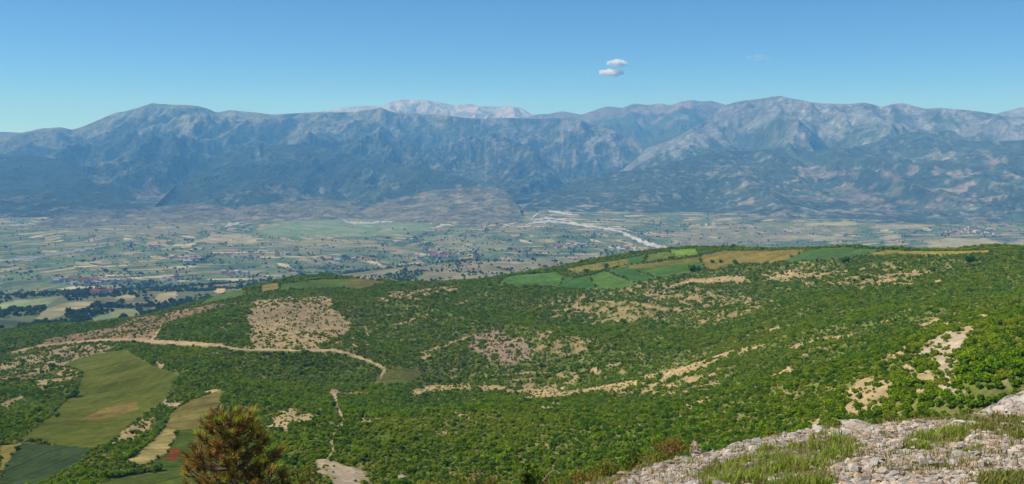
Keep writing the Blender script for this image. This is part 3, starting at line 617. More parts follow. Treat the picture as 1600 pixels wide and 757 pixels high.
ribbon('river_bed', 'white gravel river bed at the mouth of the gorge', [(838, 316, 1.5), (841, 320, 3), (850, 326, 4), (864, 331, 4.5), (882, 334, 3), (905, 337, 1.5)], GRAVEL, 3.4, seed=2)
ribbon('river_bed', 'gravel bank beside the mouth of the gorge', [(843, 324, 1), (858, 327, 1.5), (878, 330, 1.5), (893, 334, 1)], GRAVEL, 3.8, seed=15)
ribbon('river_bed', 'short white gravel bar between brown terraces', [(352, 355, 2), (364, 351, 5), (380, 347, 2)], GRAVEL, seed=3)
ribbon('river_bed', 'thin pale gravel bank at the foot of the left mountains', [(118, 350, 2), (150, 350, 4), (190, 348, 2), (232, 346, 2)], GRAVEL, seed=4)
ribbon('river_bed', 'tiny pale gravel bank at the left edge of the plain', [(16, 352, 2), (46, 352, 2)], GRAVEL, seed=5)
ribbon('river_bed', 'thin looping gravel channel through the green meadows', [(535, 344, 1.5), (545, 349, 3), (575, 350, 3), (610, 346, 3), (637, 345, 2.5), (675, 350, 1.5)], (0.45, 0.42, 0.34), seed=6)
ribbon('river_bed', 'small gravel loop right of the green meadows', [(682, 356, 3), (690, 352, 3), (710, 353, 2)], (0.45, 0.42, 0.34), seed=8)
ribbon('river', 'grey river slanting across the fields at the left edge', [(0, 409, 3.5), (50, 403, 4), (110, 394, 4), (150, 388, 3), (166, 384, 2)], (0.27, 0.29, 0.26), seed=7)

# ------------------------------------------------------------------ mountains
def build_range(name, label, crest, base, back, ncol, nrow, relief, colour, seed, jag=0.9, profile=1.35, wl=1500.0, nback=14, wob=500.0, taper=0.0):
    cr = np.array([(*az_tan(px, py), r) for px, py, r in crest]); cr = cr[np.argsort(cr[:, 0])]
    ba = np.array([(float(az_tan(px, 330)[0]), r, z) for px, r, z in base])
    th = np.linspace(cr[0, 0], cr[-1, 0], ncol)
    rc = np.interp(th, cr[:, 0], cr[:, 2]); tz = np.interp(th, cr[:, 0], cr[:, 1])
    k = np.ones(5) / 5.0; q = np.pad(tz, 2, mode='edge'); tz = np.convolve(q, k, 'valid')
    s = th * rc.mean()
    tz = tz + jag / F * (fbm(s / 260, s * 0 + seed, 3, seed) + 0.5 * fbm(s / 900, s * 0, 2, seed + 3))
    rc = rc + wob * fbm(s / 1400, s * 0 + 7.7, 3, seed + 5); zc = tz * rc
    if taper:
        q = np.linspace(0, 1, ncol); zc = -607 + (zc + 607) * np.minimum(sstep(0, taper, q), sstep(1, 1 - taper, q))
        tz = zc / rc
    rb = np.interp(th, ba[:, 0], ba[:, 1]); zb = np.interp(th, ba[:, 0], ba[:, 2])
    rb = rb + 420 * fbm(s / 1700, s * 0 + 2.2, 3, seed + 8) * (1 if rb.min() > 8000 else 0.3)
    t = np.linspace(0, 1, nrow)[:, None]
    R = rb + (rc - rb) * t; H = zb + (zc - zb) * (0.35 * t + 0.65 * t ** profile)
    S = th[None] * R; D = (R - rb) * 1.0
    env = (np.clip(4 * t * (1 - t), 0, 1) ** 0.6) * (0.55 + 0.45 * t); scale = np.clip((zc - zb) / 900.0, 0.12, 1.3)
    wx = 0.35 * fbm(S / 2600, D / 2600, 2, seed + 11) * wl; wy = 0.5 * fbm(S / 1800, D / 1800, 2, seed + 12) * wl
    n1 = ridged((S + wx) / wl, (D + wy) / (wl * 2.6), 5, seed + 20, 0.55)
    n2 = fbm(S / 420, D / 420, 4, seed + 30)
    H = H + relief * scale * env * ((n1 - 0.62) * 1.5 + 0.16 * n2)
    fn = ridged(S / 300 + 2.0 * fbm(S / 700, D / 700, 2, seed + 41), D / 800, 3, seed + 40)
    H = H + 0.13 * relief * scale * env * (fn - 0.6)
    H = np.maximum(H, zb + (zc - zb) * 0.16 * t)
    # nothing on the face rises over the traced crest
    lim = tz[None] * R; H = np.where((t < 0.999) & (H > lim - 3), lim - 3 - 0.03 * (rc - R), H)
    rbk = rc + back[0] * np.linspace(0, 1, nback)[1:, None]; Hb = zc - back[1] * np.linspace(0, 1, nback)[1:, None] ** 1.1
    R2 = np.concatenate([R, rbk]); H2 = np.concatenate([H, Hb]); T2 = np.broadcast_to(th, R2.shape)
    x = R2 * np.sin(T2); y = R2 * np.cos(T2); px, py = project(x, y, H2)
    gx = np.gradient(H2, axis=1) / (np.gradient(x, axis=1) + 1e-6); gr = np.gradient(H2, axis=0) / (np.gradient(R2, axis=0) + 1e-6)
    tt = np.concatenate([t * np.ones((1, ncol)), np.ones((nback - 1, ncol))])
    nn = np.concatenate([n1, np.ones((nback - 1, ncol)) * 0.7])
    c = colour(x, y, H2, px, py, tt, nn, np.hypot(gx, gr))
    put(name, mesh_np(name, np.stack([x.ravel(), y.ravel(), H2.ravel()], 1), grid_faces(ncol, len(R2)), True, np.clip(c.reshape(-1, 3), 0.01, 0.8)),
        M_ROCKY, kind='structure', label=label)

def mix(a, b, w): return a * (1 - w[..., None]) + np.array(b) * w[..., None]
FOREST = np.array([0.050, 0.072, 0.032]); GRASSY = (0.225, 0.245, 0.165); LIME = (0.25, 0.27, 0.27); SCAR = (0.31, 0.255, 0.18)
def mottle(c, x, y, amt, seed, light=(0.29, 0.29, 0.26)):
    a = fbm(x / 90, y / 150, 3, seed); b = fbm(x / 45, y / 90, 2, seed + 1); m = fbm(x / 1300, y / 1300, 2, seed + 2)
    c = mix(c, np.array(light), amt * np.clip(0.55 + 1.3 * m, 0.1, 1) * sstep(0.16, 0.30, a + 0.4 * b))
    return c * (1 + 0.27 * b[..., None] + 0.2 * a[..., None])
def ell(px, py, cx, cy, a, b): return sstep(1.0, 0.45, np.hypot((px - cx) / a, (py - cy) / b))
def fields_on(c, x, y, w, seed, cols=((0.23, 0.205, 0.125), (0.18, 0.16, 0.10), (0.14, 0.155, 0.075))):
    """terraced plots and clearings on the lower slopes"""
    n = fbm(x / 380, y / 520, 4, seed); m = fbm(x / 130, y / 190, 3, seed + 1)
    v = sstep(-0.02, 0.06, n * 0.7 + m * 0.6 - 0.34 * (1 - w)) * np.clip(w * 2.2, 0, 1)
    k = rand_at(x / 240 + 3 * n, y / 500, seed); sel = (k * len(cols)).astype(int)
    return c * (1 - v[..., None]) + np.array(cols)[sel] * (0.85 + 0.4 * m[..., None]) * v[..., None]

def col_left(x, y, z, px, py, t, n, sl):
    a = fbm(x / 1200, y / 1200, 4, 201); b = fbm(x / 260, y / 420, 4, 202)
    c = FOREST * (1 + 0.45 * b[..., None])
    top = sstep(0.74, 0.83, t + 0.30 * a + 0.34 * b + 0.55 * (n - 0.62)) * np.where(px < 560, 1.0, 0.6)
    c = mix(c, GRASSY, top)
    rock = sstep(0.12, 0.36, b + 0.5 * (n - 0.62) + 0.28 * t - 0.14) * sstep(520, 700, px) * 0.55
    c = mix(c, (0.24, 0.23, 0.19), rock)
    lime = np.clip(ell(px, py, 960, 235, 70, 32) + 0.6 * ell(px, py, 850, 200, 90, 20) + 0.5 * ell(px, py, 640, 190, 50, 14), 0, 1) * sstep(-0.15, 0.2, b)
    c = mix(c, LIME, 0.75 * lime)
    streak = sstep(0.17, 0.30, fbm(px / 7, py / 38, 3, 204)) * sstep(430, 520, px) * sstep(0.3, 0.6, t) * 0.4
    c = mix(c, (0.27, 0.25, 0.2), streak)
    low = np.clip(ell(px, py, 230, 295, 190, 40) + 0.8 * ell(px, py, 170, 255, 60, 16) + 0.7 * ell(px, py, 430, 250, 130, 40) + 0.6 * ell(px, py, 760, 270, 60, 20), 0, 1)
    c = fields_on(c, x, y, np.clip(0.62 * low + 0.15 * (1 - t) + 0.55 * sstep(0.30, 0.0, t), 0, 0.9), 206)
    scar = np.clip(ell(px, py, 165, 258, 26, 9) + ell(px, py, 230, 305, 26, 12) + ell(px, py, 270, 310, 22, 10) + ell(px, py, 130, 325, 30, 5), 0, 1) * sstep(-0.05, 0.2, b)
    return mottle(mix(c, SCAR, 0.6 * scar), x, y, 0.35, 290)
def col_right(x, y, z, px, py, t, n, sl):
    a = fbm(x / 1100, y / 1100, 4, 211); b = fbm(x / 220, y / 380, 5, 212)
    c = FOREST * 1.35 * (1 + 0.4 * b[..., None])
    rock = sstep(0.52, 0.80, t + 0.45 * a + 0.55 * b + 0.3 * (n - 0.62))
    c = mix(c, (0.18, 0.195, 0.19), rock)
    c = mix(c, LIME, 0.6 * sstep(0.1, 0.4, b + 0.2 * a) * rock)
    dark = sstep(0.05, 0.3, fbm(x / 500, y / 700, 4, 213) - 0.02) * (1 - ell(px, py, 1220, 190, 160, 45)) * 0.75
    return mottle(mix(c, (0.065, 0.082, 0.045), dark), x, y, 0.35, 292, (0.36, 0.38, 0.38))
def col_white(x, y, z, px, py, t, n, sl):
    b = fbm(x / 300, y / 300, 4, 221)
    c = np.array([0.43, 0.43, 0.42]) * (1 + 0.3 * b[..., None])
    return mix(c, (0.15, 0.16, 0.10), 0.6 * sstep(0.1, 0.35, b))
def col_back(x, y, z, px, py, t, n, sl):
    b = fbm(x / 500, y / 500, 4, 231)
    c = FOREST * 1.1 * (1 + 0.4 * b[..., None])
    c = mix(c, (0.20, 0.165, 0.12), sstep(0.74, 0.95, t + 0.3 * b) * 0.85)
    return mix(c, LIME, 0.3 * sstep(0.15, 0.3, b) * ell(px, py, 1060, 180, 120, 25))
def col_foot(x, y, z, px, py, t, n, sl):
    b = fbm(x / 260, y / 420, 4, 241); a = fbm(x / 900, y / 900, 3, 242)
    c = FOREST * 0.95 * (1 + 0.35 * b[..., None])
    low = np.clip(0.95 * ell(px, py, 1330, 300, 300, 52) + 0.6 * ell(px, py, 1500, 270, 140, 60) + 0.5 * ell(px, py, 960, 315, 110, 18) + 0.5 * ell(px, py, 1130, 262, 90, 20), 0, 1)
    low = low * (0.95 + 0.7 * a)
    c = fields_on(c, x, y, np.clip(low + 0.6 * sstep(0.22, 0.0, t), 0, 0.95), 244, ((0.20, 0.185, 0.125), (0.16, 0.155, 0.10), (0.13, 0.145, 0.08), (0.24, 0.21, 0.15)))
    scar = np.clip(ell(px, py, 1545, 250, 16, 20) + ell(px, py, 1568, 272, 22, 10) + ell(px, py, 1340, 272, 26, 10) + ell(px, py, 1000, 307, 16, 9) + ell(px, py, 950, 305, 14, 6) + 0.8 * ell(px, py, 1390, 300, 60, 12) + 0.6 * ell(px, py, 1480, 325, 60, 8), 0, 1) * sstep(-0.05, 0.16, b)
    return mottle(mix(c, SCAR, 0.4 * scar), x, y, 0.36, 294)
def col_wood(x, y, z, px, py, t, n, sl):
    b = fbm(x / 220, y / 420, 4, 251)
    c = FOREST * 0.9 * (1 + 0.4 * b[..., None])
    low = np.clip(0.9 * ell(px, py, 440, 245, 70, 14) + 1.3 * sstep(0.5, 0.05, t) + 0.7 * ell(px, py, 450, 300, 60, 16) + 0.6 * ell(px, py, 720, 290, 50, 10), 0, 1)
    c = fields_on(c, x, y, 0.7 * low, 254)
    return mix(c, SCAR, 0.8 * ell(px, py, 503, 298, 6, 7) + 0.6 * ell(px, py, 452, 311, 14, 5))
def col_brown(x, y, z, px, py, t, n, sl):
    b = fbm(x / 200, y / 300, 4, 261)
    c = np.array([0.20, 0.19, 0.115]) * (1 + 0.35 * b[..., None])
    c = fields_on(c, x, y, 0.55 + 0 * t, 268, ((0.30, 0.265, 0.16), (0.16, 0.175, 0.085), (0.22, 0.19, 0.12))); c = mix(c, (0.075, 0.095, 0.05), 0.75 * sstep(0.16, 0.3, b + 0.25 * (0.55 - n)))
    return mix(c, (0.34, 0.27, 0.17), 0.7 * sstep(0.3, 0.42, fbm(x / 160, y / 90, 3, 263)))
def col_far(x, y, z, px, py, t, n, sl):
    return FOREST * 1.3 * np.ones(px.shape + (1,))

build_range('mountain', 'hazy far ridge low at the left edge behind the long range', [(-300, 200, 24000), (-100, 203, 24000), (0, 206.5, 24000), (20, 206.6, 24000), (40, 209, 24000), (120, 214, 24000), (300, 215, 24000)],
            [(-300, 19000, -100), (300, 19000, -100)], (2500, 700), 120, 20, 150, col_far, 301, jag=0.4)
build_range('mountain', 'distant bare whitish limestone summit rising behind the dark range', [(440, 180, 24500), (499, 174.6, 24500), (532, 169.6, 24500), (565, 165.7, 24500), (598, 165.5, 24500), (611, 159.7, 24500), (628, 155.8, 24500), (664, 156.4, 24500), (687, 160, 24500),
             (710, 164.7, 24500), (730, 162.4, 24500), (750, 166, 24500), (780, 167, 24500), (800, 165.7, 24500), (815, 169, 24500), (827, 177, 24500), (860, 186, 24500), (920, 200, 24500)],
            [(440, 19000, 200), (920, 19000, 200)], (2500, 900), 330, 46, 330, col_white, 311, jag=1.2, wl=900)
build_range('mountain', 'rounded brownish summits above the head of the gorge', [(790, 196, 20500), (836, 179.5, 20500), (859, 178, 20500), (879, 174, 20500), (909, 179.5, 20500), (932, 171.3, 20500), (949, 166.3, 20500), (972, 169, 20500), (991, 162, 20500), (1015, 164.7, 20500),
             (1031, 161.4, 20500), (1048, 164.7, 20500), (1064, 159, 20500), (1081, 156.4, 20500), (1097, 159, 20500), (1110, 157.4, 20500), (1134, 164, 20500), (1180, 170, 20500), (1260, 190, 20500)],
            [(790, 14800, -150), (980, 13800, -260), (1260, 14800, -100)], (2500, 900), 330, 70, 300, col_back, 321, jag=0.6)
build_range('mountain', 'grey shoulder showing at the far right edge of the skyline', [(1480, 186, 21500), (1540, 181, 21500), (1557, 178, 21500), (1573, 173.6, 21500), (1596, 168, 21500), (1640, 163, 21500), (1800, 175, 21500), (1950, 180, 21500)],
            [(1480, 17000, 0), (1950, 17000, 0)], (2500, 900), 170, 30, 250, col_right, 331, jag=0.6)
build_range('mountain', 'long dark forested range with grassy spurs across the left and centre', [(-320, 214, 16500), (-150, 212, 16500), (-40, 212, 16500), (20, 210, 16500), (49, 204.3, 16300), (66, 201, 16200), (96, 199, 16200), (112, 203.3, 16300), (139, 194.4, 16500), (158, 186, 16700), (178, 177, 16800), (198, 173.6, 16800),
             (218, 168, 16800), (238, 161, 16800), (251, 163, 16800), (274, 164, 16800), (294, 164.4, 16800), (310, 166.3, 16800), (325, 170.3, 16800), (337, 175.6, 16800), (350, 174.3, 16800), (363, 172, 16700), (380, 174.6, 16700), (400, 175.6, 16600),
             (423, 179.5, 16500), (466, 177.2, 16500), (489, 175.6, 16500), (532, 176, 16600), (559, 174.6, 16600), (582, 171, 16700), (595, 168.5, 16700), (611, 174.6, 16700), (651, 178, 16500), (681, 179, 16500), (714, 183, 16500), (747, 186, 16400), (780, 184.5, 16400),
             (800, 184.5, 16300), (840, 186, 16200), (899, 184, 16000), (932, 197, 15600), (960, 204, 15200), (985, 214, 14800), (1001, 231, 14200), (1008, 246, 13600), (1014, 262, 13200)],
            [(-320, 9000, -603), (400, 9000, -603), (700, 9300, -560), (850, 10200, -560), (960, 11000, -480), (1014, 12000, -440)], (2400, 1000), 960, 160, 430, col_left, 341, jag=0.9, profile=1.5)
build_range('mountain', 'pale grey rocky massif filling the right of the skyline', [(955, 275, 12800), (978, 262, 13000), (995, 247, 13300), (1011, 232, 13700), (1048, 219, 14300), (1097, 193, 15100), (1118, 176, 15600), (1134, 164.5, 15900), (1150, 159.7, 16000), (1175, 156, 16000), (1200, 152.5, 16000), (1215, 149.8, 16000), (1240, 154.8, 16000),
             (1266, 159.7, 16000), (1296, 162, 16000), (1325, 163, 16000), (1348, 160.4, 16000), (1378, 167.3, 16000), (1395, 162.4, 16000), (1411, 161.4, 16000), (1444, 170.3, 16000), (1471, 168.3, 16000), (1497, 171.3, 16000), (1530, 174.6, 16000), (1557, 178.6, 16000),
             (1600, 186, 16000), (1700, 190, 16000), (1920, 200, 16000)],
            [(955, 11000, -480), (1100, 10500, -560), (1920, 10500, -560)], (2400, 1000), 620, 130, 320, col_right, 351, jag=1.0, profile=1.15, wl=1200)
build_range('hill', 'dark wooded rounded hill at the left edge under the range', [(-320, 250, 12300), (-120, 242, 12300), (0, 246, 12300), (40, 243, 12300), (66, 244, 12200), (100, 254, 12000), (126, 264, 11700), (140, 280, 11200), (165, 300, 10600), (200, 316, 9800), (245, 328.6, 9130)],
            [(-320, 9100, -603), (245, 9100, -603)], (1500, 500), 260, 46, 170, col_wood, 361, jag=0.5, wl=900)
build_range('hill', 'dark wooded foothill below the centre of the long range', [(235, 328.5, 9140), (265, 300, 10300), (295, 270, 11500), (330, 246, 12200), (370, 234, 12400), (400, 229, 12500), (459, 226, 12500), (499, 228.5, 12500), (539, 239, 12200), (582, 245.6, 11900), (631, 257, 11500), (681, 265.5, 11100), (730, 280, 10600), (770, 296, 10200), (818, 326, 9330)],
            [(235, 9100, -603), (500, 9200, -603), (818, 9300, -603)], (1300, 420), 380, 70, 330, col_wood, 371, jag=0.5, wl=900)
build_range('hill', 'large terraced foothill with tan plots under the grey massif', [(812, 329.3, 9040), (843, 303, 10000), (866, 292, 10400), (899, 282, 10900), (939, 272, 11300), (978, 267, 11500), (1005, 261.5, 11600), (1038, 257, 11800), (1081, 245.6, 12100), (1117, 236, 12400), (1180, 236, 12600), (1200, 233, 12600), (1220, 232, 12600),
             (1266, 237, 12700), (1299, 232, 12900), (1332, 229, 13100), (1365, 223.5, 13300), (1398, 212.6, 13500), (1421, 206.6, 13500), (1448, 208, 13500), (1481, 214, 13500), (1514, 221, 13400), (1547, 221, 13400), (1600, 219, 13400), (1750, 228, 13400), (1920, 240, 13400)],
            [(812, 9000, -603), (1000, 8700, -603), (1200, 8350, -603), (1920, 8300, -603)], (1500, 500), 740, 120, 290, col_foot, 381, jag=0.5, profile=1.2, wl=1100)
build_range('hill', 'bare brown hill with a light spur at the edge of the plain', [(530, 342.5, 8050), (590, 318, 8900), (640, 305, 9100), (680, 297, 9250), (720, 294, 9300), (745, 291, 9350), (775, 293, 9300), (795, 304, 9100), (808, 320, 8800), (824, 347, 7740)],
            [(530, 8000, -603), (620, 7750, -603), (720, 7350, -603), (822, 7700, -603)], (900, 260), 230, 60, 120, col_brown, 391, jag=0.4, wl=700, wob=150, taper=0.06)
build_range('hill', 'low tan rise with dry fields under the wooded foothill', [(310, 342.5, 8050), (370, 328, 8600), (400, 321, 8800), (440, 315, 8950), (480, 314, 9000), (520, 312, 9000), (550, 319, 8900), (590, 343, 8000)],
            [(310, 8000, -603), (590, 7950, -603)], (700, 160), 180, 36, 70, col_brown, 395, jag=0.4, wl=600, wob=120, taper=0.12)
build_range('hill', 'low rolling brown rise at the foot of the left mountains', [(40, 342.5, 8090), (130, 333, 8600), (200, 328, 8800), (260, 322, 9000), (310, 318, 9050), (350, 322, 9000), (410, 342.5, 8040)],
            [(40, 8050, -603), (410, 8000, -603)], (700, 160), 200, 36, 70, col_brown, 397, jag=0.4, wl=600, wob=120, taper=0.12)
# ------------------------------------------------------------------ haze: the air between here and the mountains
def haze_box():
    x, y0, y1, z0, z1 = 21000, -1500, 29500, -612, 1240
    v = [(a, b, c) for c in (z0, z1) for a, b in ((-x, y0), (x, y0), (x, y1), (-x, y1))]
    f = [(0, 3, 2, 1), (4, 5, 6, 7), (0, 1, 5, 4), (1, 2, 6, 5), (2, 3, 7, 6), (3, 0, 4, 7)]
    me = bpy.data.meshes.new('haze'); me.from_pydata(v, [], f)
    m, nt, N, L = new_mat('haze_air'); p = nd(nt, 'ShaderNodeVolumePrincipled')
    p.inputs['Color'].default_value = (*HAZE_COLOR, 1); p.inputs['Density'].default_value = HAZE_DENSITY
    p.inputs['Anisotropy'].default_value = 0.0; p.inputs['Absorption Color'].default_value = (1, 1, 1, 1)
    o = nd(nt, 'ShaderNodeOutputMaterial'); L.new(p.outputs[0], o.inputs['Volume'])
    put('haze', me, m, kind='stuff', label='thin blue haze filling the air over the valley')
haze_box()
#@@PART2@@
# ------------------------------------------------------------------ foliage building blocks
def leaf_blob(seed, lobes, leaves, size, flat=0.85, core=True, tint=(0.7, 1.25)):
    """unit-size bush: leaf-sized faces over several uneven lobes, on a leafy inner mass"""
    g = np.random.default_rng(seed); V = []; Q = []; C = []
    cs = []
    for i in range(lobes):
        a = g.uniform(0, 6.28); d = g.uniform(0.05, 0.52); cs.append((d * math.cos(a), d * math.sin(a), g.uniform(0.22, 0.62) * flat, g.uniform(0.34, 0.56)))
    for i in range(leaves):
        c = cs[g.integers(lobes)]; n = g.normal(size=3); n[2] = abs(n[2]) * 1.1 - 0.25; n /= np.linalg.norm(n)
        p = np.array(c[:3]) + n * c[3] * g.uniform(0.72, 1.12); p[2] = max(p[2], 0.02)
        m = n + 0.75 * g.normal(size=3); m /= np.linalg.norm(m)
        u = np.cross(m, g.normal(size=3)); u /= np.linalg.norm(u) + 1e-9; w = np.cross(m, u); s = size * g.uniform(0.65, 1.35)
        b = len(V); V += [p - u * s, p + w * s * 0.7, p + u * s, p - w * s * 0.7]; Q.append((b, b + 1, b + 2, b + 3))
        t = g.uniform(*tint); C += [(t, t * g.uniform(0.94, 1.04), t * g.uniform(0.8, 1.1))] * 4
    if core:
        for c in cs:
            b = len(V); r = c[3] * 0.74; k = []
            for zz, rr in ((-0.9, 0.45), (-0.2, 1.0), (0.5, 0.85), (0.95, 0.3)):
                for j in range(6):
                    a = j * 1.0472 + zz; V.append(np.array([c[0] + r * rr * math.cos(a), c[1] + r * rr * math.sin(a), max(c[2] + r * zz, -0.1)])); C.append((0.8, 0.8, 0.8))
            for q in range(3):
                for j in range(6): Q.append((b + q * 6 + j, b + q * 6 + (j + 1) % 6, b + q * 6 + 6 + (j + 1) % 6, b + q * 6 + 6 + j))
    return np.array(V), np.array(Q), np.array(C)

def instancer(name, pts, scl, rot, idx, sources, label):
    """one object of kind stuff: copies of source meshes at points"""
    me = bpy.data.meshes.new(name); me.vertices.add(len(pts)); me.vertices.foreach_set('co', np.asarray(pts, np.float32).ravel())
    for n, d in (('scl', scl), ('rot', rot)):
        a = me.attributes.new(n, 'FLOAT', 'POINT'); a.data.foreach_set('value', np.asarray(d, np.float32))
    a = me.attributes.new('idx', 'INT', 'POINT'); a.data.foreach_set('value', np.asarray(idx, np.int32))
    o = put(name, me, kind='stuff', label=label)
    nt = bpy.data.node_groups.new(name, 'GeometryNodeTree')
    nt.interface.new_socket('Geometry', in_out='INPUT', socket_type='NodeSocketGeometry'); nt.interface.new_socket('Geometry', in_out='OUTPUT', socket_type='NodeSocketGeometry')
    gi = nt.nodes.new('NodeGroupInput'); go = nt.nodes.new('NodeGroupOutput'); L = nt.links
    gti = nt.nodes.new('GeometryNodeGeometryToInstance')
    for s in sources:
        oi = nt.nodes.new('GeometryNodeObjectInfo'); oi.inputs['Object'].default_value = s; oi.inputs['As Instance'].default_value = False; oi.transform_space = 'ORIGINAL'
        g1 = nt.nodes.new('GeometryNodeGeometryToInstance') if False else None
        L.new(oi.outputs['Geometry'], gti.inputs[0])
    iop = nt.nodes.new('GeometryNodeInstanceOnPoints'); L.new(gi.outputs[0], iop.inputs['Points']); L.new(gti.outputs[0], iop.inputs['Instance'])
    iop.inputs['Pick Instance'].default_value = True
    def attr(n, t):
        a = nt.nodes.new('GeometryNodeInputNamedAttribute'); a.data_type = t; a.inputs['Name'].default_value = n
        return [s for s in a.outputs if s.enabled and s.name == 'Attribute'][0]
    L.new(attr('idx', 'INT'), iop.inputs['Instance Index']); L.new(attr('scl', 'FLOAT'), iop.inputs['Scale'])
    cx = nt.nodes.new('ShaderNodeCombineXYZ'); L.new(attr('rot', 'FLOAT'), cx.inputs['Z']); L.new(cx.outputs[0], iop.inputs['Rotation'])
    L.new(iop.outputs[0], go.inputs[0])
    m = o.modifiers.new('scatter', 'NODES'); m.node_group = nt
    return o

# ------------------------------------------------------------------ the ledge underfoot (its outline is needed for planting)
edge_vis = [(930, 752, 8.6), (1050, 716, 10.3), (1150, 694, 11.4), (1300, 670, 13), (1420, 657, 15), (1500, 652, 16.5), (1600, 642, 18.5), (1760, 634, 20)]
edge_hid = [(-900, 4.0, -1.9), (-300, 5.0, -2.1), (0, 5.6, -2.25), (400, 6.2, -2.6), (640, 7.2, -2.9), (800, 8.0, -3.05), (2500, 22, -4.6)]
ED = [(float(az_tan(px, py)[0]), r, at(px, py, r)[2]) for px, py, r in edge_vis] + [(float(az_tan(px, 500)[0]), r, z) for px, r, z in edge_hid]
ED = np.array(sorted(ED))
GP = [at(*c) for c in ((1600, 757, 6.0), (1300, 757, 6.0), (1100, 757, 6.6), (960, 757, 7.7), (1600, 692, 9.5), (1450, 692, 9.3), (1300, 702, 9.0), (1200, 712, 8.8), (1100, 722, 8.8), (1540, 665, 12.5), (1400, 672, 12.0))]
GP += [(r * math.sin(t), r * math.cos(t), z) for t, r, z in ED]
GP += [(r * math.sin(t), r * math.cos(t), z) for r, z in ((0.01, -1.66), (2.5, -1.72)) for t in (-1.2, -0.6, 0, 0.6, 1.2)]
ledge_tps = TPS(GP, 1e-3, 10.0)
def ledge_z(x, y, rough=True):
    x = np.asarray(x, float); y = np.asarray(y, float); th = np.arctan2(x, y); r = np.hypot(x, y)
    re = np.interp(th, ED[:, 0], ED[:, 1]) + 0.5 * fbm(th * 14, th * 0, 2, 401); d = np.clip(r - re, 0, None); rr = np.minimum(r, re)
    z = ledge_tps(rr * np.sin(th), rr * np.cos(th))
    if rough: z = z + 0.10 * fbm(x / 1.3, y / 1.3, 4, 402) + 0.03 * fbm(x / 0.25, y / 0.25, 2, 403)
    return z - 0.8 * d - 0.012 * d * d
ledge_f = ledge_z; ledge_z = Lattice(ledge_f, -22.0, 28.0, -2.0, 36.0, 0.06)
def ledge_hit(px, py): return hit(px, py, ledge_z, 3.5, 30, 300)
SIL = np.array([(0, 762), (640, 758), (930, 742), (1050, 700), (1150, 685), (1300, 662), (1420, 650), (1500, 642), (1600, 628)])

# ------------------------------------------------------------------ scrub on the hill
step = 1.85
gx, gy = np.meshgrid(np.arange(-1060, 1060, step), np.arange(55, 1800, step * 0.9))
gx = (gx + rng.uniform(-1.0, 1.0, gx.shape)).ravel(); gy = (gy + rng.uniform(-1.0, 1.0, gy.shape)).ravel()
r = np.hypot(gx, gy); t = np.arctan2(gx, gy)
big = 1 + 0.45 * sstep(420, 1350, r)
k = (np.abs(t) < math.radians(34.5)) & (rng.random(len(r)) < 1 / big ** 2) & (r < 1800); gx, gy, r, t, big = gx[k], gy[k], r[k], t[k], big[k]
gz = hz(gx, gy)
# hidden behind the crest?
tg = np.radians(np.linspace(-36, 36, 361)); rg = np.linspace(60, 2000, 400)
A_, B_ = np.meshgrid(tg, rg); slope = hz(B_ * np.sin(A_), B_ * np.cos(A_)) / B_; horizon = np.maximum.accumulate(slope, 0)
it = np.clip(((t - tg[0]) / (tg[1] - tg[0]) + 0.5).astype(int), 0, 360); ir = np.clip(((r - 60) / (rg[1] - rg[0])).astype(int) - 1, 0, 399)
vis = (gz + 5) / r > horizon[ir, it]
k = vis | (r < 240); gx, gy, gz, r, t, big, vis = (a[k] for a in (gx, gy, gz, r, t, big, vis))
ppx, ppy = project(gx, gy, gz)
_, den, _ = hill_cover(ppx, ppy, gx, gy)
clump = fbm(gx / 11, gy / 11, 2, 410)
k = rng.random(len(den)) < den * np.clip(0.80 + 0.9 * clump, 0.3, 0.98)
gx, gy, gz, r, t, big, vis, ppx, ppy, den = (a[k] for a in (gx, gy, gz, r, t, big, vis, ppx, ppy, den))
n = len(gx)
rad = rng.lognormal(math.log(1.04), 0.30, n) * big * np.clip(0.66 + 0.42 * den, 0.6, 1.0)
rad *= 1 + 0.32 * sstep(1330, 1480, ppx) * sstep(470, 540, ppy) + 0.25 * sstep(0.1, 0.4, fbm(gx / 70, gy / 70, 2, 411))
ex = []                                         # hedges along the field edges and the crest
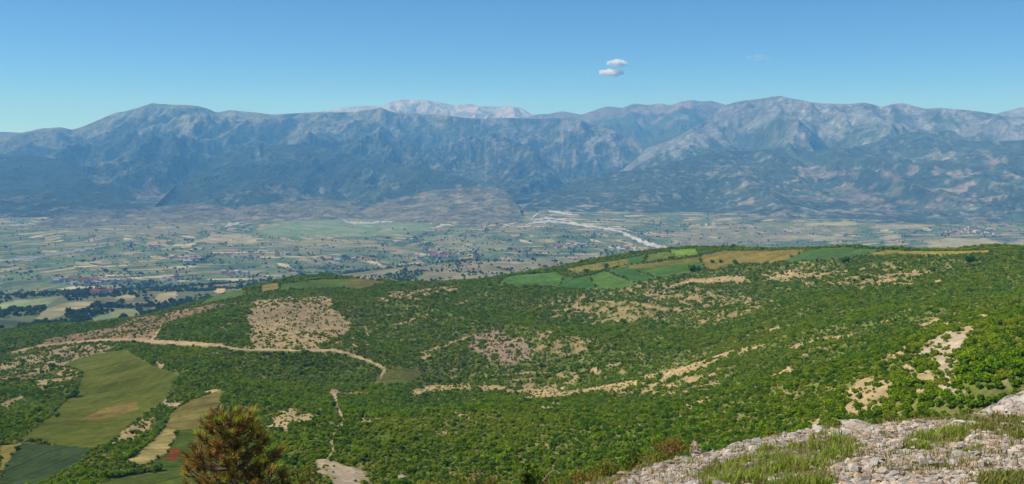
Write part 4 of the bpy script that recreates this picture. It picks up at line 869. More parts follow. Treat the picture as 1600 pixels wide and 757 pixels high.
for hp, gap_, rr in (([(783, 433), (830, 427), (880, 419), (930, 411), (978, 403.5), (1010, 397.5), (1044, 392)], 2.0, 2.3), ([(872, 428), (885, 433), (900, 434), (925, 429), (941, 423)], 1.8, 2.2),
                   ([(1092, 390), (1130, 391.5), (1200, 391.5), (1262, 390)], 2.6, 2.2), ([(1335, 388), (1400, 389.5), (1440, 392), (1500, 392), (1560, 390), (1600, 389)], 2.0, 2.6), ([(438, 443), (500, 436), (560, 435), (600, 439), (622, 446), (650, 447)], 2.5, 2.8),
                   ([(381, 449), (382, 463)], 2.5, 2.2), ([(436, 441), (437, 453)], 2.2, 2.2), ([(300, 482), (345, 471), (385, 463)], 2.2, 2.4), ([(878, 432), (874, 449)], 4, 0.8), ([(945, 425), (996, 444)], 4, 0.8), ([(330, 462), (380, 449), (440, 440)], 3, 2.2),
                   ([(264, 648), (255, 670), (231, 694), (200, 716)], 2.0, 1.8), ([(294, 627), (264, 646)], 2.2, 1.5), ([(103, 573), (128, 581), (122, 604), (96, 632), (80, 648)], 2.5, 2.0), ([(120, 735), (160, 748), (200, 742), (250, 735)], 2.0, 2.0)):
    P = np.array(hp, float); L_ = np.concatenate([[0], np.cumsum(np.hypot(*np.diff(P, axis=0).T))]); s = np.arange(0, L_[-1], gap_)
    s = s + rng.uniform(-gap_, gap_, len(s)) * 0.6
    x, y, z, ok = hit(np.interp(s, L_, P[:, 0]), np.interp(s, L_, P[:, 1]) + rng.uniform(-0.4, 0.9, len(s)), hz, 150, 2000, 500)
    for a, b, c, o in zip(x, y, z, ok):
        if o: ex.append((a, b, c, rr * rng.uniform(0.6, 1.3)))
ex = np.array(ex)
pts = np.concatenate([np.stack([gx, gy, gz - 0.1], 1), ex[:, :3]]); rad = np.concatenate([rad, ex[:, 3]])
dist = np.hypot(pts[:, 0], pts[:, 1]); ppx, ppy = project(pts[:, 0], pts[:, 1], pts[:, 2] + 0.5 * rad)
NV = 14
SHRUBS = []
for v in range(NV):
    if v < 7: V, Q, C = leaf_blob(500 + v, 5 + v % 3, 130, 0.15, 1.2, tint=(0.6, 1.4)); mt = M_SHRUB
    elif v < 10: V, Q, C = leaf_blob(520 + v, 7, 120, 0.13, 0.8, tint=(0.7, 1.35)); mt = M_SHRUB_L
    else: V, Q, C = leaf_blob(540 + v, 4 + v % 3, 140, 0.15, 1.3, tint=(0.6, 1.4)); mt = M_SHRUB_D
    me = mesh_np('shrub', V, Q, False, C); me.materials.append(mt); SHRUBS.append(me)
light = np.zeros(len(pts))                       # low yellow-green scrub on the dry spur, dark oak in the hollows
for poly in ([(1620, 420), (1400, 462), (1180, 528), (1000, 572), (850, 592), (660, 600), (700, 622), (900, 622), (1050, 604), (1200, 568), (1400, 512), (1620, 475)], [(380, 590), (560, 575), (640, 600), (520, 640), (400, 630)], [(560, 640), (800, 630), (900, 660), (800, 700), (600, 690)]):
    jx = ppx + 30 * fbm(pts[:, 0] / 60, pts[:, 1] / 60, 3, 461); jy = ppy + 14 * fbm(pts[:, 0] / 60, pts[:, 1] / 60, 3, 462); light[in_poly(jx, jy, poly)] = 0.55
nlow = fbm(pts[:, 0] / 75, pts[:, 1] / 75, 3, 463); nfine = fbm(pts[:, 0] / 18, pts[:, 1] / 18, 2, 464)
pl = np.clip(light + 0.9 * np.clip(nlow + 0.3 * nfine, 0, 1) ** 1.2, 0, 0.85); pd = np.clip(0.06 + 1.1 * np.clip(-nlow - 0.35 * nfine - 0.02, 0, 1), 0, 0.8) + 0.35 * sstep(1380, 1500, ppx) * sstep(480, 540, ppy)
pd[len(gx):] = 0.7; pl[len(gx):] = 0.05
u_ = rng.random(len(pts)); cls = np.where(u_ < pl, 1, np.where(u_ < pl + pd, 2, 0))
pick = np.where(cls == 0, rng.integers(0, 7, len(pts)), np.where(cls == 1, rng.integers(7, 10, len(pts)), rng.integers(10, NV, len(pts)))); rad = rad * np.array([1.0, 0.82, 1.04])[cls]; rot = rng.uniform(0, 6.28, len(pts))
insight = (ppx > 6) & (ppx < 1594) & (ppy < np.interp(ppx, SIL[:, 0], SIL[:, 1]) - 8) & ~((ppx > 270) & (ppx < 500) & (ppy > 635)) & np.concatenate([vis, np.ones(len(ex), bool)])
rank = np.argsort(-np.where(insight, rad / dist, 0)); order = list(rank[:285])
for v in range(NV):
    if not (pick[order] == v).any(): order.append(next(i for i in rank if pick[i] == v))
LOOK = ('mid green rounded', 'low yellow green', 'dark green upright')
def zone(px, py):
    if px < 470: return 'shrubs beside the lower fields', 'shrub beside the small fields in the bottom left corner'
    if px < 1180: return 'shrubs on the scrub slope at the bottom', 'shrub in the thick scrub at the bottom of the slope'
    a = 'shrubs on the dark slope above the ledge'
    if py > np.interp(px, SIL[:, 0], SIL[:, 1]) - 45: return a, 'shrub directly behind the rim of the rocky ledge'
    if px > 1520: return a, 'shrub at the right edge above the limestone outcrop'
    if 1430 < px and 500 < py < 615: return a, 'shrub beside the pale stony chute on the right slope'
    if 1295 < px < 1400 and py > 580: return a, 'shrub around the tan clearing above the ledge'
    if py < 520: return a, 'shrub on the right slope above the pale stony chute'
    return a, 'shrub between the tan clearing and the pale stony chute'
src = [None] * NV; chosen = np.zeros(len(pts), bool)
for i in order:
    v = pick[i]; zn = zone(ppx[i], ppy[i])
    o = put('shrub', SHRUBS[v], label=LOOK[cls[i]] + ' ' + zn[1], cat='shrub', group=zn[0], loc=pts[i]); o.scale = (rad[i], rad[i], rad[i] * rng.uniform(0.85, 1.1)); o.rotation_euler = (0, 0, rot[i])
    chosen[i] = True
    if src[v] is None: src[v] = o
rest = ~chosen
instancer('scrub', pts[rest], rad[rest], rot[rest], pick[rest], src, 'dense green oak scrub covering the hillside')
print('SCRUB', rest.sum())

# lone bushes standing on the open high fields
def shrub_at(px, py, w, label, v, zs=1.0, name='bush', cat='bush', group=None):
    x, y, z, ok = hit([px], [py], hz, 200, 2000, 900); d = math.hypot(x[0], y[0]); s = w / 2 / F * d
    o = put(name, SHRUBS[10 + v % 4], label=label, cat=cat, group=group, loc=(x[0], y[0], z[0] - 0.1)); o.scale = (s, s, s * zs); o.rotation_euler = (0, 0, v * 1.3); return o
for i, (px, py, w, lb) in enumerate(((1113, 411, 9, 'small round bush alone on the olive crest meadow, left of a pair'), (1126, 411, 10, 'round bush on the olive crest meadow, right of the pair'), (1148, 413, 13, 'wide low bush at the lower edge of the olive crest meadow'),
        (1081, 424, 20, 'broad dark bush clump at the corner of the green high field'), (1091, 423, 13, 'dark bush leaning against the broad clump on the high field'), (1028, 437, 7, 'small bush at the tip of the dark green high field'), (947, 419, 14, 'bush in the yellowish meadow behind the dark hedge'),
        (1010, 402, 8, 'small tree at the edge of the pale green crest field'), (1320, 412, 18, 'large dark shrub standing out under the long crest field'), (90, 652, 12, 'single round shrub on the lower edge of the olive meadow'), (118, 620, 20, 'shrub clump jutting into the olive meadow from the left'),
        (915, 426, 12, 'pointed bush rising from the dark hedge between fields'), (1457, 425, 14, 'dark shrub on the upper slope below the thin crest meadow'), (1515, 411, 22, 'big dark shrub near the top of the right slope'))):
    shrub_at(px, py, w, lb, i)

# ------------------------------------------------------------------ trees of the plain
ty = rng.uniform(0, 1, 330000); rr = 1 / (1 / 2000 + (1 / 9000 - 1 / 2000) * ty); tt = rng.uniform(-math.radians(29), math.radians(29), len(rr))
tx = rr * np.sin(tt); tY = rr * np.cos(tt); tz_ = lz(tx, tY); qx, qy = project(tx, tY, tz_)
_, td, _ = low_cover(qx, qy, tx, tY)
row = np.abs(((tx * 0.8 + tY * 0.6) / 210 + 0.4 * fbm(tx / 800, tY / 800, 2, 420)) % 1 - 0.5) < 0.05        # hedgerows
row2 = np.abs(((tx * 0.5 - tY * 0.86) / 260 + 0.4 * fbm(tx / 700, tY / 700, 2, 421)) % 1 - 0.5) < 0.035
cl = np.clip(0.25 + 2.6 * fbm(tx / 140, tY / 190, 3, 422), 0, 1)
pr = np.clip(td * 1.1 * cl + 0.5 * (row | row2) * (td > 0.06) * np.clip(0.3 + 2 * fbm(tx / 400, tY / 400, 2, 423), 0, 1), 0, 0.9)
k = rng.random(len(pr)) < pr * 0.55 * sstep(1800, 2600, rr)
clear = line_dist(qx, qy, [(822, 352, 9), (860, 345, 10), (915, 353, 8), (968, 362, 8), (1005, 379, 8), (1031, 388, 8)]) < 1
clear |= line_dist(qx, qy, [(838, 316, 6), (858, 329, 10), (905, 337, 6)]) < 1
clear |= line_dist(qx, qy, [(0, 409, 6), (110, 394, 6), (166, 384, 5)]) < 1
k &= ~clear
TREES = []
for v in range(5):
    V, Q, C = leaf_blob(560 + v, 4 + v % 3, 70, 0.24, 1.1); me = mesh_np('valley_tree', V, Q, False, C); me.materials.append(M_TREE); TREES.append(me)
tp = np.stack([tx, tY, tz_], 1)[k]; ts = rng.lognormal(math.log(4.6), 0.35, k.sum()); ti = rng.integers(0, 5, k.sum())
tsrc = []
for v, (px, py, lb) in enumerate(((60, 507, 'broad dark tree on the low spur at the left edge'), (205, 478, 'dark round tree beside the straw field on the low spur'), (150, 488, 'tree between the two straw fields on the low spur'), (285, 474, 'tree on the slope below the red earth bank'), (120, 468, 'dark tree above the curved straw field'))):
    x, y, z, ok = hit([px], [py], lz, 1900, 9000, 600)
    o = put('tree', TREES[v], label=lb, cat='tree', loc=(x[0], y[0], z[0])); o.scale = (6, 6, 6); tsrc.append(o)
instancer('valley_trees', tp, ts, rng.uniform(0, 6.28, len(tp)), ti, tsrc, 'scattered dark trees and hedgerows of the valley plain')
print('VTREES', len(tp))

# ------------------------------------------------------------------ villages
M_WALLW = plain_mat('house_render', (0.62, 0.60, 0.55), (0.78, 0.76, 0.70), 4.0, rnd=[(0, (1, 1, 1)), (0.5, (0.85, 0.8, 0.7)), (1, (1.05, 1.02, 0.98))])
M_TILE = plain_mat('house_tile', (0.30, 0.105, 0.06), (0.40, 0.15, 0.085), 3.0, rnd=[(0, (1, 1, 1)), (0.6, (0.8, 0.85, 0.9)), (1, (1.1, 1.0, 1.0))])
M_SHEET = plain_mat('house_sheet_roof', (0.45, 0.45, 0.44), (0.62, 0.62, 0.60), 5.0)
M_GLASS = plain_mat('house_window', (0.05, 0.06, 0.07), (0.08, 0.09, 0.10), 2.0)
def house_mesh(l, w, h, ridge, roof, eave=0.6):
    b = MB(); x, y = l / 2, w / 2
    for q in (((-x, -y), (x, -y)), ((x, -y), (x, y)), ((x, y), (-x, y)), ((-x, y), (-x, -y))):
        (a, c), (d, e) = q; b.poly([(a, c, -2), (d, e, -2), (d, e, h), (a, c, h)])
    for s in (-1, 1): b.poly([(s * x, -y, h), (s * x, y, h), (s * x, 0, h + ridge)])
    X_, Y_ = x + eave, y + eave; zz = h - ridge * eave / y
    for s in (-1, 1):
        b.poly([(-X_, s * Y_, zz), (X_, s * Y_, zz), (X_, 0, h + ridge + 0.1), (-X_, 0, h + ridge + 0.1)], roof); b.poly([(-X_, s * Y_, zz - 0.25), (X_, s * Y_, zz - 0.25), (X_, s * Y_, zz), (-X_, s * Y_, zz)], roof)
    nw = max(2, int(l / 4))
    for s in (-1, 1):
        for i in range(nw):
            for f in range(max(1, int(h / 3))):
                cx_ = -x + (i + 0.5) * l / nw; z0 = 1.0 + 3 * f; b.poly([(cx_ - 0.6, s * (y + 0.03), z0), (cx_ + 0.6, s * (y + 0.03), z0), (cx_ + 0.6, s * (y + 0.03), z0 + 1.4), (cx_ - 0.6, s * (y + 0.03), z0 + 1.4)], 3)
    b.poly([(x * 0.4 - 0.4, 0.8, h), (x * 0.4 + 0.4, 0.8, h), (x * 0.4 + 0.4, 0.8, h + ridge + 1), (x * 0.4 - 0.4, 0.8, h + ridge + 1)])
    me = b.mesh('house')
    for m in (M_WALLW, M_TILE, M_SHEET, M_GLASS): me.materials.append(m)
    return me
HM = [house_mesh(13, 9, 6, 2.4, 1), house_mesh(16, 10, 6, 2.8, 1), house_mesh(11, 9, 3.2, 2.2, 1), house_mesh(18, 11, 8.5, 1.4, 2), house_mesh(26, 12, 4.5, 1.6, 2)]
VILL = [  # outline centre, half widths, count, phrase
    (135, 440, 75, 5, 46, 'large village on the plain at the left'), (262, 438, 26, 3, 14, 'hamlet right of the large left village'), (160, 459, 16, 3, 9, 'row of red roofs below the large left village'), (300, 405, 36, 5, 22, 'village on the plain above the straw crest fields'),
    (62, 375, 9, 2, 5, 'hamlet beyond the grey river'), (143, 371, 7, 1.5, 4, 'pale buildings under the brown rise'), (362, 400, 9, 3, 6, 'white buildings right of the second village'), (365, 427, 28, 4, 14, 'scattered farms near the end of the plain'), (530, 410, 30, 4, 12, 'farms among trees in the centre of the plain'),
    (680, 400, 42, 4, 20, 'tree shaded village behind the brown hill'), (765, 356, 36, 3, 12, 'hamlet at the foot of the bare brown hill'), (890, 386, 40, 4, 18, 'village below the gravel river'), (975, 390, 40, 4, 20, 'village beside the slanting gravel river'), (1510, 362, 45, 5, 30, 'wooded village on the right of the plain'),
    (1110, 352, 60, 5, 10, 'farms on the plain right of the gravel river'), (240, 388, 10, 3, 6, 'farms beside the end of the grey river'), (440, 395, 40, 8, 10, 'lone farms on the straw coloured plain')]
for cx_, cy_, a, b, cnt, ph in VILL:
    u = rng.normal(0, 0.45, (cnt, 2)).clip(-1, 1); x, y, z, ok = hit(cx_ + u[:, 0] * a, cy_ + u[:, 1] * b, lz, 2500, 11000, 500)
    for i in range(cnt):
        if not ok[i]: continue
        v = int(rng.choice(5, p=(0.3, 0.22, 0.28, 0.12, 0.08))); o = put('house', HM[v], label=('red roofed house', 'broad red roofed house', 'low red roofed cottage', 'tall grey roofed house', 'long grey roofed barn')[v] + ' in the ' + ph, cat='house', group='houses of the ' + ph, loc=(x[i], y[i], z[i] + 0.3))
        s = rng.uniform(1.1, 1.8); o.scale = (s, s, s); o.rotation_euler = (0, 0, rng.uniform(-0.6, 0.6) + (1.57 if rng.random() < 0.4 else 0))
o = put('apartment_block', house_mesh(46, 16, 15, 1.6, 2), label='big white block standing out in the large left village', cat='building'); x, y, z, ok = hit([89], [440], lz, 2500, 9000, 600); o.location = (x[0], y[0], z[0])

# ------------------------------------------------------------------ the rocky ledge
ED_T = np.radians(np.linspace(-56, 56, 430)); re_ = np.interp(ED_T, ED[:, 0], ED[:, 1])
rows = np.concatenate([np.linspace(0.12, 0.45, 18)[:-1], np.linspace(0.45, 1.03, 140)])[:, None] * re_
rows = np.concatenate([rows, rows[-1:] + (np.linspace(0, 1, 36)[1:, None] ** 1.5) * 30])
X = rows * np.sin(ED_T); Y = rows * np.cos(ED_T); Z = np.where(np.hypot(X, Y) < 33, ledge_z(X, Y), ledge_f(X, Y)); PX, PY = project(X, Y, Z)
TURF = [[(1085, 765), (1095, 738), (1150, 718), (1200, 703), (1255, 694), (1300, 678), (1338, 682), (1340, 700), (1328, 720), (1300, 736), (1300, 765)], [(1270, 668), (1330, 654), (1400, 648), (1430, 652), (1385, 662), (1310, 676)],
        [(1415, 692), (1440, 682), (1500, 670), (1516, 677), (1500, 692), (1450, 707), (1422, 704)], [(1490, 650), (1560, 645), (1610, 652), (1610, 690), (1560, 684), (1508, 674)], [(1488, 702), (1540, 695), (1545, 702), (1508, 708)], [(1535, 742), (1610, 735), (1610, 765), (1520, 765)],
        [(880, 765), (960, 722), (1050, 692), (1092, 690), (1082, 708), (1000, 738), (945, 765)], [(1440, 728), (1480, 722), (1500, 732), (1450, 738)], [(1380, 655), (1450, 645), (1500, 642), (1490, 655), (1400, 662)]]
TURF_C = [(0, 0.95), (1, 0.5), (0, 0.9), (1, 0.6), (0, 0.5), (1, 0.5), (1, 0.7), (1, 0.5), (1, 0.5)]
def turf_at(px, py, wx, wy):
    jx = px + 14 * fbm(wx / 0.7, wy / 0.7, 3, 431); jy = py + 7 * fbm(wx / 0.7, wy / 0.7, 3, 432); m = np.full(px.shape, -1)
    for i, p in enumerate(TURF): m[in_poly(jx, jy, p)] = i
    return m
tm = turf_at(PX, PY, X, Y) >= 0; nz = fbm(X / 0.9, Y / 0.9, 4, 433); n2 = fbm(X / 0.2, Y / 0.2, 3, 434)
w = sstep(-0.15, 0.3, nz)[..., None]; c = np.array([0.30, 0.225, 0.155]) * (1 - w) + np.array([0.43, 0.385, 0.32]) * w
c = c * (1 + 0.35 * n2[..., None]); c[tm] = np.array([0.15, 0.135, 0.065]) * (1 + 0.3 * n2[tm][:, None])
out = (rows > re_ * 1.02) & ~tm; c[out] = np.array([0.17, 0.15, 0.075]) * (1 + 0.3 * n2[out][:, None])
M_LEDGE = ground_mat('ledge_soil', [(1.2, 0.85, 1.12), (0.12, 0.75, 1.22), (0.03, 0.7, 1.25)], (0.05, 0.03), 0.8)
LEDGE = put('ledge_ground', mesh_np('ledge_ground', np.stack([X.ravel(), Y.ravel(), Z.ravel()], 1), grid_faces(len(ED_T), len(rows)), True, np.clip(c.reshape(-1, 3), 0.01, 0.8)), M_LEDGE, kind='structure', label='stony ledge with grass tufts at the viewpoint')

import bmesh
M_STONE = plain_mat('limestone', (0.40, 0.36, 0.305), (0.64, 0.60, 0.54), 0.12, bump=0.02, rnd=[(0, (1.05, 1.05, 1.05)), (0.3, (0.6, 0.6, 0.62)), (0.5, (1.0, 0.82, 0.64)), (0.7, (1.2, 1.18, 1.1)), (0.85, (0.72, 0.52, 0.38)), (1, (1.3, 1.3, 1.26))])
def rock_mat():
    m, nt, N, L = new_mat('limestone_outcrop'); tc = nd(nt, 'ShaderNodeTexCoord'); n = nd(nt, 'ShaderNodeTexNoise', i_Scale=4.0, i_Detail=8.0, i_Roughness=0.68); L.new(tc.outputs['Object'], n.inputs['Vector'])
    r = ramp(nt, [(0.30, (0.17, 0.135, 0.10)), (0.42, (0.36, 0.29, 0.215)), (0.55, (0.50, 0.45, 0.38)), (0.72, (0.64, 0.60, 0.54))]); L.new(n.outputs[0], r.inputs[0])
    mp = nd(nt, 'ShaderNodeMapping'); mp.inputs['Scale'].default_value = (1.2, 1.6, 9.0); L.new(tc.outputs['Object'], mp.inputs[0])
    v = nd(nt, 'ShaderNodeTexVoronoi', i_Scale=2.2); v.feature = 'DISTANCE_TO_EDGE'; ad = nd(nt, 'ShaderNodeVectorMath', operation='ADD'); L.new(mp.outputs[0], ad.inputs[0]); L.new(n.outputs[1], ad.inputs[1]); L.new(ad.outputs[0], v.inputs['Vector'])
    r2 = ramp(nt, [(0.0, (0.35, 0.30, 0.25)), (0.025, (1, 1, 1))]); L.new(v.outputs['Distance'], r2.inputs[0]); c = mulcol(nt, r.outputs[0], r2.outputs[0], 0.85)
    b = nd(nt, 'ShaderNodeBsdfDiffuse', i_Roughness=0.9); L.new(c, b.inputs[0]); hs = nd(nt, 'ShaderNodeMath', operation='MULTIPLY_ADD'); L.new(r2.outputs[0], hs.inputs[0]); hs.inputs[1].default_value = 0.5; L.new(n.outputs[0], hs.inputs[2])
    bm = nd(nt, 'ShaderNodeBump', i_Strength=1.0, i_Distance=0.07); L.new(hs.outputs[0], bm.inputs['Height']); L.new(bm.outputs[0], b.inputs['Normal']); o = nd(nt, 'ShaderNodeOutputMaterial'); L.new(b.outputs[0], o.inputs[0]); return m
M_ROCK = rock_mat()
def stone_mesh(seed, n=17):
    g = np.random.default_rng(seed); bm = bmesh.new(); P = g.normal(size=(n, 3)); P /= np.linalg.norm(P, axis=1)[:, None]
    P *= g.uniform(0.75, 1.05, (n, 1)) * np.array([1.0, g.uniform(0.6, 0.9), g.uniform(0.35, 0.65)])
    for p in P: bm.verts.new(p)
    res = bmesh.ops.convex_hull(bm, input=bm.verts); bmesh.ops.delete(bm, geom=[v for v in bm.verts if not v.link_faces], context='VERTS')
    me = bpy.data.meshes.new('stone'); bm.to_mesh(me); bm.free(); me.materials.append(M_STONE); return me
STM = [stone_mesh(600 + i) for i in range(12)]
q = 25000; sx = rng.uniform(900, 1640, q); u = rng.random(q)
top = np.interp(sx, SIL[:, 0], SIL[:, 1]); sy = top + 2 + (775 - top) * u ** 0.9
x, y, z, ok = ledge_hit(sx, sy); tm = turf_at(sx, sy, x, y); k = ok & ((tm < 0) | (rng.random(q) < 0.07)) & (np.hypot(x, y) < 21)
x, y, z, sx, sy = x[k], y[k], z[k], sx[k], sy[k]; n = len(x)
dns = fbm(x / 0.8, y / 0.8, 3, 441)
sr = rng.lognormal(math.log(0.016), 0.52, n) * (1 + 0.5 * dns); sr = np.clip(sr, 0.007, 0.085) * np.clip(np.hypot(x, y) / 9, 0.8, 1.35)
si = rng.integers(0, 12, n); so = np.argsort(-sr / np.hypot(x, y) * ((sx < 1600) & (sy < 757)))
ss = [None] * 12
for i in so[:300]:
    s = put('stone', STM[si[i]], parent=LEDGE, loc=(x[i], y[i], z[i] + 0.18 * sr[i])); s.scale = (sr[i], sr[i], sr[i] * rng.uniform(0.8, 1.3)); s.rotation_euler = (rng.normal(0, 0.25), rng.normal(0, 0.25), rng.uniform(0, 6.28))
    if ss[si[i]] is None: ss[si[i]] = s
k = so[300:]; m = 9000; a_ = rng.uniform(-0.7, 0.95, m); b_ = np.sqrt(rng.uniform(2.0 ** 2, 6.8 ** 2, m)); nx_, ny_ = b_ * np.sin(a_), b_ * np.cos(a_); nr_ = rng.lognormal(math.log(0.014), 0.55, m).clip(0.006, 0.07)
vx, vy = project(nx_, ny_, ledge_z(nx_, ny_)); o_ = (vy > 762) | (vx > 1650); nx_, ny_, nr_ = nx_[o_], ny_[o_], nr_[o_]     # the ground nearer than the picture's lower edge
sr2 = np.concatenate([sr[k], nr_]); sp2 = np.concatenate([np.stack([x[k], y[k], z[k] + 0.2 * sr[k]], 1), np.stack([nx_, ny_, ledge_z(nx_, ny_) + 0.2 * nr_], 1)])
instancer('scree', sp2, sr2, rng.uniform(0, 6.28, len(sr2)), np.concatenate([si[k], rng.integers(0, 12, len(nr_))]), [s for s in ss if s], 'loose pale limestone rubble strewn over the ledge')

def rock_mesh(seed, dims, strata=0.5, sub=4, tilt=0.4):
    bm = bmesh.new(); bmesh.ops.create_icosphere(bm, subdivisions=sub, radius=1.0); g = np.random.default_rng(seed)
    P = np.array([v.co[:] for v in bm.verts]); cut = g.normal(size=(11, 3)); cut /= np.linalg.norm(cut, axis=1)[:, None]; lim = g.uniform(0.55, 0.85, 11)
    for c_, l_ in zip(cut, lim):
        d = P @ c_; P = P - np.maximum(d - l_, 0)[:, None] * c_ * 0.92
    a = P[:, 2] * math.cos(tilt) + P[:, 0] * math.sin(tilt)
    off = seed * 3.7
    st = np.sin(a * 16 + 2.0 * fbm(P[:, 0] * 2 + off, P[:, 1] * 2, 2, seed)); P = P * (1 + 0.05 * strata * np.sign(st) * np.abs(st) ** 0.4 + 0.10 * fbm(P[:, 0] * 3 + off, P[:, 1] * 3 + P[:, 2] * 2, 4, seed + 1))[:, None]
    P = P * np.array(dims)
    for v, p in zip(bm.verts, P): v.co = p
    me = bpy.data.meshes.new('rock'); bm.to_mesh(me); bm.free(); me.materials.append(M_ROCK); return me
def rock_at(name, px, py_top, r, w, hgt, dep, label, seed, tilt=0.4, rz=0.0, ry=0.0, cat='rock', sub=4):
    th, tn = az_tan(px, py_top); wid = w / F * r / 2; x, y = r * math.sin(th), r * math.cos(th); zt = tn * r; h = hgt / F * r
    o = put(name, rock_mesh(seed, (wid, dep, h), 0.9, sub, tilt), label=label, cat=cat, loc=(x, y, zt - h * 0.8)); o.rotation_euler = (0, ry, rz); return o
def slab_mesh(seed, dims):
    bm = bmesh.new(); bmesh.ops.create_cube(bm, size=2.0); bmesh.ops.subdivide_edges(bm, edges=bm.edges, cuts=15, use_grid_fill=True); g = np.random.default_rng(seed)
    P = np.array([v.co[:] for v in bm.verts]); o = seed * 2.3
    P[:, 0] += 0.22 * fbm(P[:, 1] * 1.5 + o, P[:, 2] * 0.5, 3, seed) ; P[:, 1] += 0.25 * fbm(P[:, 0] * 2.2 + o, P[:, 2] * 0.6, 3, seed + 1); P[:, 2] += 0.30 * fbm(P[:, 0] * 1.6 + o, P[:, 1] * 1.6, 4, seed + 2)
    P[:, 1] *= 1 - 0.5 * np.abs(P[:, 0]) ** 2; P[:, 2] *= 1 - 0.65 * np.clip(np.abs(P[:, 0]), 0, 1.1) ** 3; P[:, 2] += 0.25 * np.round(1.5 * fbm(P[:, 0] * 1.3 + o, P[:, 1] * 1.5, 2, seed + 4) * 2) / 2
    P = P * (1 - 0.10 * sstep(1.25, 1.75, np.linalg.norm(P, axis=1)))[:, None] * np.array(dims)
    for v, p in zip(bm.verts, P): v.co = p
    me = bpy.data.meshes.new('slab'); bm.to_mesh(me); bm.free(); me.materials.append(M_ROCK); return me
oc = bpy.data.objects.new('rock_outcrop', None); COL.objects.link(oc); oc.location = at(1606, 671, 16.7); oc['label'] = 'pale layered limestone outcrop rising at the right edge of the ledge'; oc['category'] = 'outcrop'
for i, (dx, dy, dz, l, w_, h, ry, rz) in enumerate(((-0.55, 0.1, -0.12, 0.62, 0.5, 0.10, -0.30, 0.2), (-0.15, 0.25, 0.02, 0.60, 0.5, 0.10, -0.28, 0.1), (0.35, 0.35, 0.14, 0.65, 0.6, 0.12, -0.25, 0.2), (0.0, -0.3, -0.16, 0.45, 0.35, 0.09, -0.33, -0.1), (0.55, -0.2, -0.05, 0.5, 0.4, 0.12, -0.3, 0.3),
                                                   (0.95, 0.3, 0.20, 0.7, 0.7, 0.16, -0.25, 0.1), (-0.85, -0.15, -0.27, 0.35, 0.35, 0.06, -0.2, 0.4), (0.45, -0.65, -0.28, 0.4, 0.3, 0.10, -0.3, 0.2), (1.3, -0.1, 0.1, 0.6, 0.5, 0.15, -0.3, 0.2))):
    o = put('slab', slab_mesh(740 + i, (l, w_, h)), parent=oc, loc=(dx, dy, dz)); o.rotation_euler = (0.12, ry, rz)
rock_at('boulder', 1592, 704, 7.9, 62, 34, 0.24, 'grey cracked boulder at the right edge of the ledge', 703, 0.2, 0.3)
rock_at('boulder', 1547, 698, 8.6, 22, 13, 0.07, 'small white stone alone on bare soil beside the grey boulder', 704, 0.3, 0.5)
rock_at('rock_slab', 1347, 663, 12.2, 62, 14, 0.35, 'flat pale slab at the upper edge of the ledge above the scree', 705, 0.1, 0.3)
rock_at('rock_slab', 1415, 700, 8.9, 52, 18, 0.22, 'white angular slab at the near edge of the round grass patch', 706, 0.3, 0.2)
rock_at('rock_slab', 1478, 699, 8.8, 66, 17, 0.2, 'grey slab between the round grass patch and the white stone', 707, 0.15, -0.2)
rock_at('rock_slab', 1395, 727, 7.3, 74, 22, 0.25, 'broad low grey rock half buried in the scree', 708, 0.2, 0.2)
rock_at('rock_slab', 1520, 663, 12.6, 44, 14, 0.3, 'pale rock showing through grass below the outcrop slab', 709, 0.2, 0.2)
rock_at('boulder', 1458, 731, 7.2, 34, 17, 0.12, 'white rounded stone below the broad grey rock', 710, 0.3, 0.9)
rock_at('boulder', 1087, 692, 10.9, 18, 14, 0.08, 'upright pale stone at the left end of the scree', 711, 0.3, 0.9)
rock_at('boulder', 1212, 690, 10.8, 22, 13, 0.1, 'pale stone against the tall grass on the scree', 712, 0.3, 0.2)
x, y, z, ok = hit([628], [750], hz, 60, 900, 900); d = math.hypot(x[0], y[0])
o = put('boulder', rock_mesh(713, (9.5 / F * d, 8 / F * d, 6.0 / F * d), 0.4), label='round grey boulder on the slope right of the pale clearing', cat='boulder', loc=(x[0], y[0], z[0] + 2.0 / F * d))

